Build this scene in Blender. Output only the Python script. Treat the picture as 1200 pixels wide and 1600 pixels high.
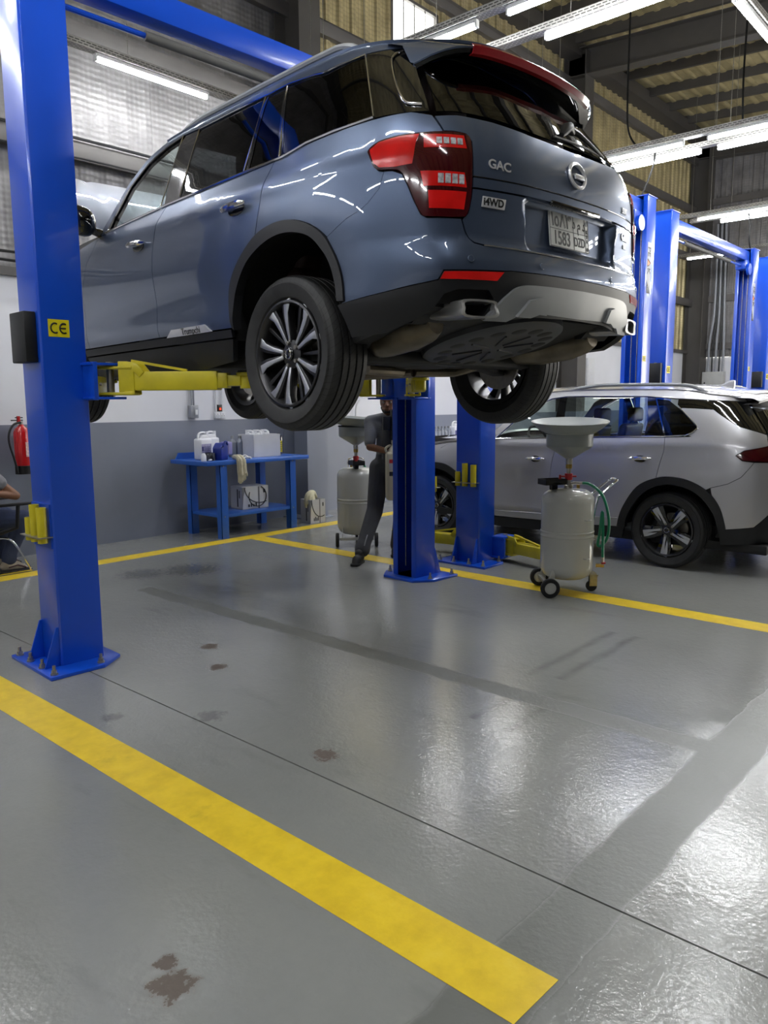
import bpy, bmesh, math, random
import numpy as np
from mathutils import Vector, Matrix

for o in list(bpy.data.objects):
    bpy.data.objects.remove(o)
SC = bpy.context.scene
COL = SC.collection
PI = math.pi
random.seed(7)

# ------------------------------------------------------------------ camera
def make_camera():
    cd = bpy.data.cameras.new('camera')
    cd.sensor_fit = 'VERTICAL'; cd.sensor_height = 24.0
    cd.lens = 24.0 * 1203.0 / 1600.0
    cd.clip_start = 0.05; cd.clip_end = 300
    co = bpy.data.objects.new('camera', cd); COL.objects.link(co)
    yaw, pit, rol = math.radians(41.6), math.radians(-8.068), math.radians(-0.36)
    fw = Vector((math.cos(yaw), math.sin(yaw), 0)); rt = Vector((math.sin(yaw), -math.cos(yaw), 0)); up = Vector((0, 0, 1))
    f2 = fw * math.cos(pit) + up * math.sin(pit); u2 = -fw * math.sin(pit) + up * math.cos(pit)
    r3 = rt * math.cos(rol) + u2 * math.sin(rol); u3 = -rt * math.sin(rol) + u2 * math.cos(rol)
    m = Matrix((r3, u3, -f2)).transposed().to_4x4(); m.translation = Vector((0, 0, 1.5))
    co.matrix_world = m
    SC.camera = co
make_camera()

# ------------------------------------------------------------------ daylight outside, exposure
W = bpy.data.worlds.new('daylight'); SC.world = W; W.use_nodes = True
_bg = W.node_tree.nodes['Background']
_bg.inputs[0].default_value = (1.0, 0.955, 0.86, 1)
_bg.inputs[1].default_value = 6.0
SC.view_settings.view_transform = 'Standard'
SC.view_settings.look = 'None'
SC.view_settings.gamma = 1.0
SC.view_settings.use_curve_mapping = False
SC.view_settings.exposure = 0.9
SC.cycles.use_denoising = True
SC.cycles.max_bounces = 6; SC.cycles.diffuse_bounces = 3; SC.cycles.glossy_bounces = 4; SC.cycles.transparent_max_bounces = 10
TUBE_POWER = 70.0       # emission of the LED tubes

# ------------------------------------------------------------------ materials
def lin(h):
    h = h.lstrip('#'); v = [int(h[i:i+2], 16) / 255 for i in (0, 2, 4)]
    return tuple((c / 12.92 if c <= .04045 else ((c + .055) / 1.055) ** 2.4) for c in v) + (1,)
MATS = {}
class NT:
    """small helper around a material's node tree"""
    def __init__(s, name):
        s.m = bpy.data.materials.new(name); s.m.use_nodes = True; s.t = s.m.node_tree; s.n = s.t.nodes; s.l = s.t.links
        s.b = s.n['Principled BSDF']; s.out = s.n['Material Output']
    def new(s, ty, **kw):
        n = s.n.new(ty)
        for k, v in kw.items():
            if k in n.inputs.keys(): n.inputs[k].default_value = v
            else: setattr(n, k, v)
        return n
    def link(s, a, b): s.l.new(a, b)
    def coord(s, which='Object', scale=None):
        t = s.new('ShaderNodeTexCoord')
        if scale is None: return t.outputs[which]
        mp = s.new('ShaderNodeMapping'); mp.inputs['Scale'].default_value = scale
        s.link(t.outputs[which], mp.inputs['Vector']); return mp.outputs['Vector']
    def noise(s, vec, scale, detail=3, rough=.5):
        n = s.new('ShaderNodeTexNoise'); n.inputs['Scale'].default_value = scale; n.inputs['Detail'].default_value = detail
        n.inputs['Roughness'].default_value = rough
        s.link(vec, n.inputs['Vector']); return n.outputs['Fac']
    def ramp(s, fac, stops):
        r = s.new('ShaderNodeValToRGB'); e = r.color_ramp.elements
        while len(e) < len(stops): e.new(.5)
        for k, (p, c) in enumerate(stops):
            e[k].position = p; e[k].color = c if len(c) == 4 else tuple(c) + (1,)
        s.link(fac, r.inputs[0]); return r.outputs['Color']
    def mix(s, fac, a, b, mode='MIX'):
        n = s.new('ShaderNodeMix'); n.data_type = 'RGBA'; n.blend_type = mode
        for sock, v in ((n.inputs['Factor'], fac), (n.inputs['A'], a), (n.inputs['B'], b)): s.set(sock, v)
        # colour sockets of the mix node
        for i, v in ((6, a), (7, b)): s.set(n.inputs[i], v)
        return n.outputs[2]
    def math(s, op, a, b=0.0, c=0.0):
        n = s.new('ShaderNodeMath'); n.operation = op
        for i, v in enumerate((a, b, c)): s.set(n.inputs[i], v)
        return n.outputs[0]
    def set(s, sock, v):
        if isinstance(v, bpy.types.NodeSocket): s.link(v, sock)
        else:
            try: sock.default_value = v
            except Exception: pass
    def bump(s, h, strength=.2, dist=.01):
        n = s.new('ShaderNodeBump'); n.inputs['Strength'].default_value = strength; n.inputs['Distance'].default_value = dist
        s.link(h, n.inputs['Height']); s.link(n.outputs[0], s.b.inputs['Normal'])

def mat(name, hexcol, rough=.5, metal=0.0, coat=0.0, var=.06, vs=6.0, bump=0.0, bs=40.0, bd=.004, spec=.5, **kw):
    """plain painted / moulded surface: base colour with a little noise in colour, roughness and relief"""
    if name in MATS: return MATS[name]
    t = NT(name); c = lin(hexcol); v = t.coord('Object')
    f = t.noise(v, vs, 4)
    lo = tuple(x * (1 - var) for x in c[:3]) + (1,); hi = tuple(min(1, x * (1 + var)) for x in c[:3]) + (1,)
    t.link(t.ramp(f, [(.3, lo), (.7, hi)]), t.b.inputs['Base Color'])
    t.b.inputs['Metallic'].default_value = metal
    t.link(t.math('MULTIPLY_ADD', f, .12 * rough, rough * .94), t.b.inputs['Roughness'])
    t.b.inputs['Coat Weight'].default_value = coat; t.b.inputs['Coat Roughness'].default_value = kw.get('coat_rough', .03)
    t.b.inputs['Specular IOR Level'].default_value = spec
    if bump: t.bump(t.noise(v, bs, 2), bump, bd)
    if kw.get('emit'):
        t.b.inputs['Emission Color'].default_value = lin(kw.get('emit_col', hexcol)); t.b.inputs['Emission Strength'].default_value = kw['emit']
    if kw.get('trans'):
        t.b.inputs['Transmission Weight'].default_value = kw['trans']; t.b.inputs['IOR'].default_value = kw.get('ior', 1.45)
    MATS[name] = t.m; return t.m

def glass(name, tint, rough=.0, ior=1.5):
    """thin pane: fresnel reflection over tinted see-through"""
    if name in MATS: return MATS[name]
    t = NT(name); t.n.remove(t.b)
    tr = t.new('ShaderNodeBsdfTransparent'); gl = t.new('ShaderNodeBsdfGlossy'); gl.inputs['Roughness'].default_value = rough
    f = t.noise(t.coord('Object'), 3.0, 2)
    t.link(t.ramp(f, [(.2, tuple(x * .92 for x in tint[:3])), (.8, tint[:3])]), tr.inputs['Color'])
    lw = t.new('ShaderNodeLayerWeight'); lw.inputs['Blend'].default_value = .5
    f0 = ((ior - 1) / (ior + 1)) ** 2
    fr = t.math('MULTIPLY_ADD', t.math('POWER', lw.outputs['Facing'], 5.0), 1 - f0, f0 * 1.6)
    mx = t.new('ShaderNodeMixShader')
    t.link(fr, mx.inputs[0]); t.link(tr.outputs[0], mx.inputs[1]); t.link(gl.outputs[0], mx.inputs[2])
    t.link(mx.outputs[0], t.out.inputs['Surface'])
    MATS[name] = t.m; return t.m

# ------------------------------------------------------------------ mesh builder
class MB:
    """collects shapes; build() links them as ONE mesh object"""
    def __init__(s, M=None): s.v = []; s.f = []; s.M = M
    def add(s, vs, fs, M=None):
        k = len(s.v)
        for p in vs:
            p = Vector(p)
            if M is not None: p = M @ p
            if s.M is not None: p = s.M @ p
            s.v.append(p)
        s.f += [tuple(i + k for i in f) for f in fs]; return s
    def box(s, x0, x1, y0, y1, z0, z1, M=None):
        v = [(x, y, z) for x in (x0, x1) for y in (y0, y1) for z in (z0, z1)]
        return s.add(v, [(0, 1, 3, 2), (4, 6, 7, 5), (0, 4, 5, 1), (2, 3, 7, 6), (0, 2, 6, 4), (1, 5, 7, 3)], M)
    def bar(s, a, b, w, h, up=(0, 0, 1)):
        a, b = Vector(a), Vector(b); d = (b - a); L = d.length; d.normalize()
        u = Vector(up); sd = d.cross(u)
        if sd.length < 1e-4: sd = d.cross(Vector((1, 0, 0)))
        sd.normalize(); u = sd.cross(d)
        v = []
        for t in (0, L):
            for i, j in ((-1, -1), (1, -1), (1, 1), (-1, 1)): v.append(a + d * t + sd * (i * w / 2) + u * (j * h / 2))
        return s.add(v, [(0, 1, 2, 3), (4, 7, 6, 5), (0, 4, 5, 1), (1, 5, 6, 2), (2, 6, 7, 3), (3, 7, 4, 0)])
    def cyl(s, a, b, r, r2=None, n=16, caps=True):
        return s.tube([a, b], [r, r if r2 is None else r2], n, caps)
    def tube(s, pts, r, n=8, caps=True, closed=False):
        P = [Vector(p) for p in pts]; m = len(P)
        rs = r if isinstance(r, (list, tuple)) else [r] * m
        T = []
        for i in range(m):
            a = P[(i - 1) % m] if (closed or i > 0) else P[i]; b = P[(i + 1) % m] if (closed or i < m - 1) else P[i]
            d = (b - a); T.append(d.normalized() if d.length > 1e-9 else Vector((0, 0, 1)))
        u = T[0].orthogonal().normalized(); v = []; f = []
        for i in range(m):
            if i: 
                u = u - T[i] * u.dot(T[i])
                u = u.normalized() if u.length > 1e-6 else T[i].orthogonal().normalized()
            w = T[i].cross(u)
            for k in range(n):
                a = 2 * PI * k / n; v.append(P[i] + (u * math.cos(a) + w * math.sin(a)) * rs[i])
        R = m if closed else m - 1
        for i in range(R):
            for k in range(n):
                a, b = i * n, ((i + 1) % m) * n; f.append((a + k, a + (k + 1) % n, b + (k + 1) % n, b + k))
        if caps and not closed:
            f.append(tuple(reversed(range(n)))); f.append(tuple(range((m - 1) * n, m * n)))
        return s.add(v, f)
    def lathe(s, prof, n=32, M=None, closed=False, caps=True):
        """profile [(r, z)] about z"""
        v = []; f = []; m = len(prof)
        for r, z in prof:
            for k in range(n):
                a = 2 * PI * k / n; v.append((r * math.cos(a), r * math.sin(a), z))
        for i in range(m if closed else m - 1):
            j = (i + 1) % m
            for k in range(n): f.append((i * n + k, i * n + (k + 1) % n, j * n + (k + 1) % n, j * n + k))
        if not closed and caps:
            if prof[0][0] > 1e-4: f.append(tuple(reversed(range(n))))
            if prof[-1][0] > 1e-4: f.append(tuple(range((m - 1) * n, m * n)))
        return s.add(v, f, M)
    def prism(s, poly, a, b, axis='z', M=None):
        """2D polygon carried along an axis from a to b"""
        n = len(poly); v = []
        for t in (a, b):
            for p, q in poly: v.append({'z': (p, q, t), 'x': (t, p, q), 'y': (p, t, q)}[axis])
        f = [tuple(range(n)), tuple(reversed(range(n, 2 * n)))] + [(i, i + n, (i + 1) % n + n, (i + 1) % n) for i in range(n)]
        return s.add(v, f, M)
    def grid(s, rows):
        n = len(rows[0]); v = [p for r_ in rows for p in r_]
        return s.add(v, [(i * n + k, i * n + k + 1, (i + 1) * n + k + 1, (i + 1) * n + k) for i in range(len(rows) - 1) for k in range(n - 1)])
    def build(s, name, m, parent=None, bevel=0, seg=2, angle=35, smooth=True, solid=0):
        me = bpy.data.meshes.new(name); me.from_pydata([tuple(p) for p in s.v], [], s.f); me.validate(clean_customdata=False)
        bm = bmesh.new(); bm.from_mesh(me)
        bmesh.ops.remove_doubles(bm, verts=bm.verts, dist=1e-5)
        if solid:
            bmesh.ops.recalc_face_normals(bm, faces=bm.faces)
            bmesh.ops.solidify(bm, geom=list(bm.faces), thickness=solid)
        bmesh.ops.recalc_face_normals(bm, faces=bm.faces)
        if bevel:
            ed = [e for e in bm.edges if len(e.link_faces) == 2 and e.calc_face_angle(0) > math.radians(angle)]
            bmesh.ops.bevel(bm, geom=ed, offset=bevel, segments=seg, profile=.5, affect='EDGES', clamp_overlap=True)
        bm.to_mesh(me); bm.free()
        if smooth:
            me.shade_smooth(); me.set_sharp_from_angle(angle=math.radians(angle))
        me.materials.append(m)
        return link(name, me, parent)
def link(name, data, parent=None):
    o = bpy.data.objects.new(name, data); COL.objects.link(o)
    if parent is not None: o.parent = parent
    return o
def tag(o, label=None, cat=None, group=None, kind=None):
    for k, v in (('label', label), ('category', cat), ('group', group), ('kind', kind)):
        if v: o[k] = v
    return o
def thing(name, label, cat, loc=(0, 0, 0), rotz=0.0, group=None):
    o = bpy.data.objects.new(name, None); COL.objects.link(o); o.empty_display_size = .1
    o.location = loc; o.rotation_euler = (0, 0, rotz)
    return tag(o, label, cat, group)
def dup(root, loc=None, rotz=None, label=None, group=None, parent=None):
    r = root.copy(); COL.objects.link(r)
    if parent is not None: r.parent = parent
    if loc is not None: r.location = loc
    if rotz is not None: r.rotation_euler = (0, 0, rotz)
    if label: r['label'] = label
    if group: r['group'] = group
    for ch in list(root.children):
        dup(ch, parent=r)
    return r
def text(name, body, size, m, parent=None, M=None, align='CENTER', extrude=.0008, sx=1.0, bold=0.0):
    """flat lettering: outlines of the font turned into a thin mesh lying in its local xy plane"""
    cu = bpy.data.curves.new(name, 'FONT'); cu.body = body; cu.size = size; cu.align_x = align; cu.align_y = 'CENTER'; cu.extrude = extrude; cu.offset = bold
    tmp = bpy.data.objects.new(name + '_tmp', cu); COL.objects.link(tmp)
    dg = bpy.context.evaluated_depsgraph_get(); dg.update()
    me = bpy.data.meshes.new_from_object(tmp.evaluated_get(dg)); me.name = name
    bpy.data.objects.remove(tmp)
    T = Matrix.Diagonal((sx, 1, 1, 1))
    me.transform((M @ T) if M is not None else T)
    me.materials.clear(); me.materials.append(m)
    return link(name, me, parent)
def frame(origin, xdir, ydir):
    """matrix taking local xy onto the given directions"""
    x = Vector(xdir).normalized(); y = Vector(ydir); y = (y - x * y.dot(x)).normalized(); z = x.cross(y)
    m = Matrix((x, y, z)).transposed().to_4x4(); m.translation = Vector(origin); return m
def catmull(pts, n=8, closed=False):
    P = [np.array(p, float) for p in pts]; out = []; m = len(P)
    for i in range(m if closed else m - 1):
        if closed: a, b, c, d = P[(i-1) % m], P[i], P[(i+1) % m], P[(i+2) % m]
        else: a, b, c, d = P[max(i-1, 0)], P[i], P[i+1], P[min(i+2, m-1)]
        for k in range(n):
            t = k / n; out.append(tuple(.5 * (2*b + (c-a)*t + (2*a-5*b+4*c-d)*t*t + (3*b-a-3*c+d)*t**3)))
    if not closed: out.append(tuple(P[-1]))
    return out
# ------------------------------------------------------------------ the hall
YW = 7.75; XE = 21.0; XL = -9.0; YF = -13.0
ROOF0, ROOFS = 8.25, .06          # roof height at the back wall, fall per metre towards the front
def zroof(y): return ROOF0 - ROOFS * (YW - y)

MARKS = [(2.13, 3.60, 4.66), (1.97, 3.65, 4.66), (2.02, 2.90, 3.23), (1.825, 2.90, 3.23)]
def floor_material():
    t = NT('grey_epoxy_floor'); v = t.coord('Object'); b = t.b
    sx = t.new('ShaderNodeSeparateXYZ'); t.link(v, sx.inputs[0]); X, Y = sx.outputs[0], sx.outputs[1]
    wob = t.noise(v, 5.0, 4); wob2 = t.noise(v, 1.3, 3)
    def band(co, a, b_, other, o0, o1, e=.012):
        w = t.math('MULTIPLY_ADD', wob, .06, -.03); c = t.math('ADD', co, w)
        up = t.new('ShaderNodeMapRange', interpolation_type='SMOOTHSTEP'); up.inputs[1].default_value = a - e; up.inputs[2].default_value = a + e; t.link(c, up.inputs[0])
        dn = t.new('ShaderNodeMapRange', interpolation_type='SMOOTHSTEP'); dn.inputs[1].default_value = b_ + e; dn.inputs[2].default_value = b_ - e; t.link(c, dn.inputs[0])
        k = t.math('MULTIPLY', up.outputs[0], dn.outputs[0])
        k = t.math('MULTIPLY', k, t.math('GREATER_THAN', other, o0)); return t.math('MULTIPLY', k, t.math('LESS_THAN', other, o1))
    b1 = band(X, 3.235, 3.385, Y, .98, 5.6); b2 = band(Y, .86, 1.075, X, -6.0, 9.0)
    b3 = band(X, -1.1, -.95, Y, -6, 9.0)
    strips = t.math('MAXIMUM', t.math('MAXIMUM', b1, b2), b3)
    base = t.ramp(t.noise(v, .55, 5, .6), [(.3, lin('#7b7d7b')), (.7, lin('#8a8b88'))])
    fine = t.noise(v, 22, 5, .65)
    base = t.mix(t.math('MULTIPLY', fine, .30), base, lin('#969793'))
    # scuffs and dark soft tyre marks
    mp = t.new('ShaderNodeMapping'); mp.inputs['Scale'].default_value = (1.1, .35, 1); mp.inputs['Rotation'].default_value = (0, 0, .5); t.link(v, mp.inputs['Vector'])
    sc = t.ramp(t.noise(mp.outputs[0], 3.1, 6, .62), [(.60, (0, 0, 0)), (.74, (1, 1, 1))])
    base = t.mix(t.math('MULTIPLY', sc, .34), base, lin('#565856'))
    base = t.mix(t.math('MULTIPLY', strips, .92), base, lin('#62645f'))
    marks = None
    for y0, x0, x1 in MARKS:
        k = band(Y, y0 - .025, y0 + .025, X, x0, x1, .03); marks = k if marks is None else t.math('MAXIMUM', marks, k)
    base = t.mix(t.math('MULTIPLY', t.math('MULTIPLY', marks, t.noise(v, 7, 4)), .8), base, lin('#4e504f'))
    # peeled patches and oily drips with a shape of their own
    def blob(cx, cy, r, lo=.36, hi=.44, asp=1.0):
        m2 = t.new('ShaderNodeMapping'); m2.inputs['Location'].default_value = (-cx, -cy, 0); t.link(v, m2.inputs['Vector'])
        ln = t.new('ShaderNodeVectorMath', operation='LENGTH'); 
        m3 = t.new('ShaderNodeMapping'); m3.inputs['Scale'].default_value = (1 / r, asp / r, 1); t.link(m2.outputs[0], m3.inputs['Vector']); t.link(m3.outputs[0], ln.inputs[0])
        d = t.math('SUBTRACT', 1.0, ln.outputs['Value'])
        k = t.math('ADD', t.math('MULTIPLY', t.noise(v, 26, 5, .7), .9), t.math('MULTIPLY', d, .55))
        r2 = t.new('ShaderNodeMapRange'); r2.inputs[1].default_value = lo + .32; r2.inputs[2].default_value = hi + .32; t.link(k, r2.inputs[0])
        return t.math('MULTIPLY', r2.outputs[0], t.math('GREATER_THAN', d, 0.0))
    peel = blob(.985, 1.62, .105)
    for c in ((1.02, 1.71, .06), (2.175, 2.275, .10), (2.55, 3.55, .10), (2.75, 3.9, .10)): peel = t.math('MAXIMUM', peel, blob(*c))
    base = t.mix(peel, base, lin('#5d534b'))
    spots = None
    for c in ((1.64, 2.66, .06), (1.78, 3.35, .09), (4.0, 5.9, .45), (3.6, 6.1, .35), (2.1, 3.0, .12)):
        k = blob(*c, lo=.30, hi=.52); spots = k if spots is None else t.math('MAXIMUM', spots, k)
    base = t.mix(t.math('MULTIPLY', spots, .55), base, lin('#4a4b4a'))
    t.link(base, b.inputs['Base Color'])
    rr = t.math('MULTIPLY_ADD', t.noise(v, 1.7, 4), .14, .10)
    rr = t.math('MULTIPLY_ADD', peel, .45, rr); rr = t.math('MULTIPLY_ADD', strips, .24, rr)
    t.link(rr, b.inputs['Roughness'])
    b.inputs['Specular IOR Level'].default_value = .62
    # orange-peel of the resin, coarser on the patched strips
    h = t.math('ADD', t.math('MULTIPLY', t.noise(v, 55, 2), .5), t.math('MULTIPLY', t.noise(v, 17, 2), .6))
    t.bump(h, .30, .007)
    return t.m
MF = floor_material()
def yellow_paint():
    t = NT('yellow_line_paint'); v = t.coord('Object')
    base = t.ramp(t.noise(v, 9, 5, .6), [(.25, lin('#d3b226')), (.6, lin('#e9c930')), (.85, lin('#efd24a'))])
    st = t.ramp(t.noise(v, 4.2, 6, .6), [(.62, (0, 0, 0)), (.72, (1, 1, 1))])
    base = t.mix(t.math('MULTIPLY', st, .5), base, lin('#b79a1e'))
    cr = t.ramp(t.noise(v, 1.9, 4, .6), [(.66, (0, 0, 0)), (.8, (1, 1, 1))])
    base = t.mix(t.math('MULTIPLY', cr, .45), base, lin('#8f7d2c'))
    t.link(base, t.b.inputs['Base Color']); t.b.inputs['Roughness'].default_value = .33
    t.bump(t.noise(v, 60, 3), .12, .004); return t.m
MYEL = yellow_paint()

fl = tag(MB().box(XL, XE, YF, YW, -.10, -.012).build('floor', mat('joint_dark', '#1b1b1a', .9)), 'grey epoxy coated workshop floor with yellow lines and joints', kind='structure')  # dark base under the slabs, seen only in the joints
jx = [XL, -3.6, 2.03, 7.7, 13.4, XE]; jy = [YF, -6.5, -.6, 9.0]
for i in range(len(jx) - 1):
    for j in range(len(jy) - 1):
        y1 = min(jy[j + 1], YW)
        o = MB().box(jx[i] + .004, jx[i + 1] - .004, jy[j] + .004, y1 - .004, -.012, 0).build('floor_slab', MF, fl)
def floor_line(poly): MB().prism(poly, 0, .0012, 'z').build('line_marking', MYEL, fl)
floor_line([(1.460, .885), (1.662, .875), (1.668, 6.75), (1.466, 6.75)])
floor_line([(5.272, -1.2), (5.468, -1.2), (5.560, 6.75), (5.360, 6.75)])
floor_line([(XL + 1, 6.76), (14.0, 6.76), (14.0, 6.96), (XL + 1, 6.96)])
floor_line([(9.55, -1.2), (9.75, -1.2), (9.82, 6.75), (9.62, 6.75)])
floor_line([(-2.7, .88), (-2.5, .88), (-2.5, 6.75), (-2.7, 6.75)])

MWHT = mat('white_plaster', '#d9dae0', .6, var=.03, vs=2.0, bump=.05, bs=30)
MGRY = mat('grey_wainscot_paint', '#787d8b', .42, var=.05, vs=2.2, bump=.06, bs=18)
MSTEEL = mat('dark_steel_primer', '#4a4744', .6, var=.10, vs=3)
MGIRT = mat('grey_girt_steel', '#5b5856', .55, var=.10, vs=3)
def foil(name, warm):
    """reflective insulation blanket: fine scrim grid, wrinkles, dull metal sheen"""
    t = NT(name); v = t.coord('Object')
    w = t.new('ShaderNodeTexWave', wave_type='BANDS', bands_direction='Z'); w.inputs['Scale'].default_value = 5.2; w.inputs['Distortion'].default_value = 1.2; w.inputs['Detail'].default_value = 2; w.inputs['Detail Scale'].default_value = .6; t.link(v, w.inputs['Vector'])
    g = t.new('ShaderNodeTexWave', wave_type='BANDS', bands_direction='X'); g.inputs['Scale'].default_value = 5.6; g.inputs['Distortion'].default_value = .8; t.link(v, g.inputs['Vector'])
    wr = t.noise(v, 3.0, 6, .6)
    c = t.ramp(wr, [(.25, lin('#a0936f' if warm else '#646263')), (.75, lin('#d8c998' if warm else '#8d8b8b'))])
    gr = t.math('MULTIPLY', t.math('POWER', w.outputs['Fac'], 3.0), .20)
    c = t.mix(gr, c, lin('#5e564a' if warm else '#6d6b68'))
    gr2 = t.math('MULTIPLY', t.math('POWER', g.outputs['Fac'], 4.0), .30)
    c = t.mix(gr2, c, lin('#5a5348' if warm else '#6d6b68'))
    t.link(c, t.b.inputs['Base Color']); t.b.inputs['Metallic'].default_value = .22; t.b.inputs['Roughness'].default_value = .45
    h = t.math('ADD', t.math('MULTIPLY', w.outputs['Fac'], .5), t.math('ADD', t.math('MULTIPLY', g.outputs['Fac'], .35), t.math('MULTIPLY', wr, 1.4)))
    t.bump(h, .4, .014); return t.m
MFOIL = foil('foil_insulation', False); MFOILW = foil('foil_insulation_warm', True)  # warm foil lightened in colour to make up for weak light up there

MZ = 2.76
wb = tag(MB().box(XL, XE, YW, YW + .2, 0, MZ).build('wall_back', MWHT), 'white plaster back wall with grey painted lower band and foil sheets above', kind='structure')
MB().box(XL, 6.75, YW - .004, YW, 0, 1.31).build('wainscot', MGRY, wb)
MB().box(7.1, XE, YW - .004, YW, 0, 1.30).build('wainscot', MGRY, wb)
def sheet(w, h, pitch=.25, d=.032):
    """one profiled cladding sheet in local xz, ribs proud towards -y"""
    prof = []; n = int(round(w / pitch)); p = w / n
    for k in range(n):
        x = k * p
        prof += [(x, 0), (x + p * .52, 0), (x + p * .62, -d), (x + p * .90, -d)]
    prof.append((w, 0))
    rows = [[(x, y, z) for x, y in prof] for z in np.linspace(0, h, 5)]
    return MB().grid(rows)
# back wall sheets: a clear strip left at the high window
wpan = [(x, 1.0) for x in np.arange(XL, XE - .01, 1.0)]
me_sheet = {}
def put_sheet(parent, key, w, h, m, loc, rz=0):
    if key not in me_sheet:
        o = sheet(w, h, d=.008 if key == 'bc' else .032).build('wall_sheet', m, parent); me_sheet[key] = o.data
    else: o = link('wall_sheet', me_sheet[key], parent)
    o.location = loc; o.rotation_euler = (0, 0, rz); return o
for x, w in wpan:
    cold = x < 7.0
    if 8.9 < x + .5 < 10.2 + .5 and x < 10.0 and x >= 8.9 - .5:
        put_sheet(wb, 'bwin', 1.0, 6.45 - MZ, MFOILW, (x, YW + .04, MZ))
        put_sheet(wb, 'btop', 1.0, .95, MFOILW, (x, YW + .04, 7.29))
    else:
        put_sheet(wb, 'bc' if cold else 'bw', 1.0, 8.3 - MZ, MFOIL if cold else MFOILW, (x, YW + .04, MZ))
win = thing('window_1', 'bright translucent daylight panel high in the back wall', 'window', (9.0, YW + .03, 6.45)); win['kind'] = 'structure'; del win['category']
MB().box(0, 1.0, 0, .008, 0, .84).build('pane', glass('frosted_sheet', (.93, .95, .97)), win)
MB().box(-.04, 1.04, -.03, .03, -.05, 0).box(-.04, 1.04, -.03, .03, .84, .88).box(-.05, 0, -.03, .03, -.05, .88).box(1.0, 1.05, -.03, .03, -.05, .88).build('window_frame', MGIRT, win)
for k in range(1, 4): MB().box(k * .25 - .008, k * .25 + .008, -.012, .0, 0, .84).build('mullion', MGIRT, win)
# far gable wall with an unseen door opening put in for its daylight
we = tag(MB().box(XE, XE + .2, 3.9, YW + .2, 0, 2.62).build('wall_right', MWHT), 'white plaster end wall with ribbed foil sheets above', kind='structure')
MB().box(XE, XE + .2, YF, -8.0, 0, 2.62).box(XE, XE + .2, -2.0, 3.9, 0, 2.62).build('wall_pier', MWHT, we)
MB().box(XE - .004, XE, 3.9, YW, 0, 1.30).build('wainscot', MGRY, we)
for y in np.arange(YF, YW - .01, 1.0):
    op = -8.6 < y < -2.7
    z0 = 4.6 if op else 2.62
    put_sheet(we, 'eo' if op else 'ef', 1.0, 8.3 - z0, MFOIL, (XE - .04, y, z0), PI / 2)
wl = tag(MB().box(XL - .2, XL, YF, YW, 0, MZ).build('wall_left', MWHT), 'white side wall with grey lower band and foil sheets left of the viewer', kind='structure')
MB().box(XL, XL + .004, YF, YW, 0, 1.31).build('wainscot', MGRY, wl)
MB().box(XL - .1, XL + .10, YF, YW, 3.9, 4.1).build('girt', MGIRT, wl)
for y in np.arange(YF, YW - .01, 1.0): put_sheet(wl, 'ls', 1.0, 8.3 - MZ, MFOIL, (XL + .04, y + 1.0, MZ), -PI / 2)
wf = tag(MB().box(XL, XE, YF - .2, YF, 0, 7.5).build('wall_front', mat('dim_sheet_wall', '#3c3a36', .6)), 'grey sheet metal wall behind the viewer', kind='structure')  # unseen wall given a dark colour to keep the car's tail dim
# roof
ce = tag(MB().add([(XL - .2, YF - .2, zroof(YF - .2)), (XE + .2, YF - .2, zroof(YF - .2)), (XE + .2, YW + .25, zroof(YW + .25)), (XL - .2, YW + .25, zroof(YW + .25)),
    (XL - .2, YF - .2, zroof(YF) + .1), (XE + .2, YF - .2, zroof(YF) + .1), (XE + .2, YW + .25, zroof(YW) + .2), (XL - .2, YW + .25, zroof(YW) + .2)],
    [(0, 1, 2, 3), (7, 6, 5, 4), (0, 4, 5, 1), (1, 5, 6, 2), (2, 6, 7, 3), (3, 7, 4, 0)]).build('ceiling', MFOILW), 'sloping metal roof lined with foil insulation on steel purlins', kind='structure')
# roof sheets between purlins carry ribs running across
xs = np.arange(XL + .45, XE, 1.12)
for x in xs:
    MB().bar((x, YW - .02, zroof(YW) - .09), (x, YF, zroof(YF) - .09), .07, .18).build('purlin', MSTEEL, ce)
me_r = None
rib = []
for k in range(70):
    y = YW - .15 - k * .29
    if y < YF: break
    o = None
    if me_r is None:
        o = MB().prism([(0, .008), (.03, -.006), (.10, -.006), (.13, .008)], XL, XE, 'x').build('roof_rib', MFOILW, ce); me_r = o.data
    else: o = link('roof_rib', me_r, ce)
    o.location = (0, y, zroof(y) - .012)
# steel frames: column on the wall, rafter under the roof
def ibeam(mb, a, b, w, h, up):
    a, b, up = Vector(a), Vector(b), Vector(up)
    mb.bar(a + up * (h / 2 - .008), b + up * (h / 2 - .008), w, .016, up); mb.bar(a - up * (h / 2 - .008), b - up * (h / 2 - .008), w, .016, up); mb.bar(a, b, .012, h - .03, up)
    return mb
for k, x in enumerate((-7.4, -.35, 6.925, 14.1, 20.75)):
    c = thing('column', ['leftmost', 'left', 'steel wall column behind the blue workbench', 'steel wall column above the lifted car roof', 'steel corner column where back and end walls meet'][k] if k > 1 else ['dark steel wall column far left of the lift', 'dark steel wall column left of the seated man'][k], 'column')
    c['kind'] = 'structure'; del c['category']
    w = .35 if k < 4 else .45
    ibeam(MB(), (x, YW - .225, 1.31), (x, YW - .225, zroof(YW) - .3), w, .45, (0, 1, 0)).build('column_shaft', MSTEEL, c)
    ibeam(MB(), (x, YW - .225, .02), (x, YW - .225, 1.31), w, .45, (0, 1, 0)).build('column_foot', MGRY, c)
    MB().box(x - .22, x + .22, YW - .5, YW - .0, 0, .02).build('base_plate', MGRY, c, bevel=.002)
    ibeam(MB(), (x, YW - .02, zroof(YW) - .45), (x, YF, zroof(YF) - .45), .26, .5, (0, 0, 1)).build('rafter', MSTEEL, c)
n = 0
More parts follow.
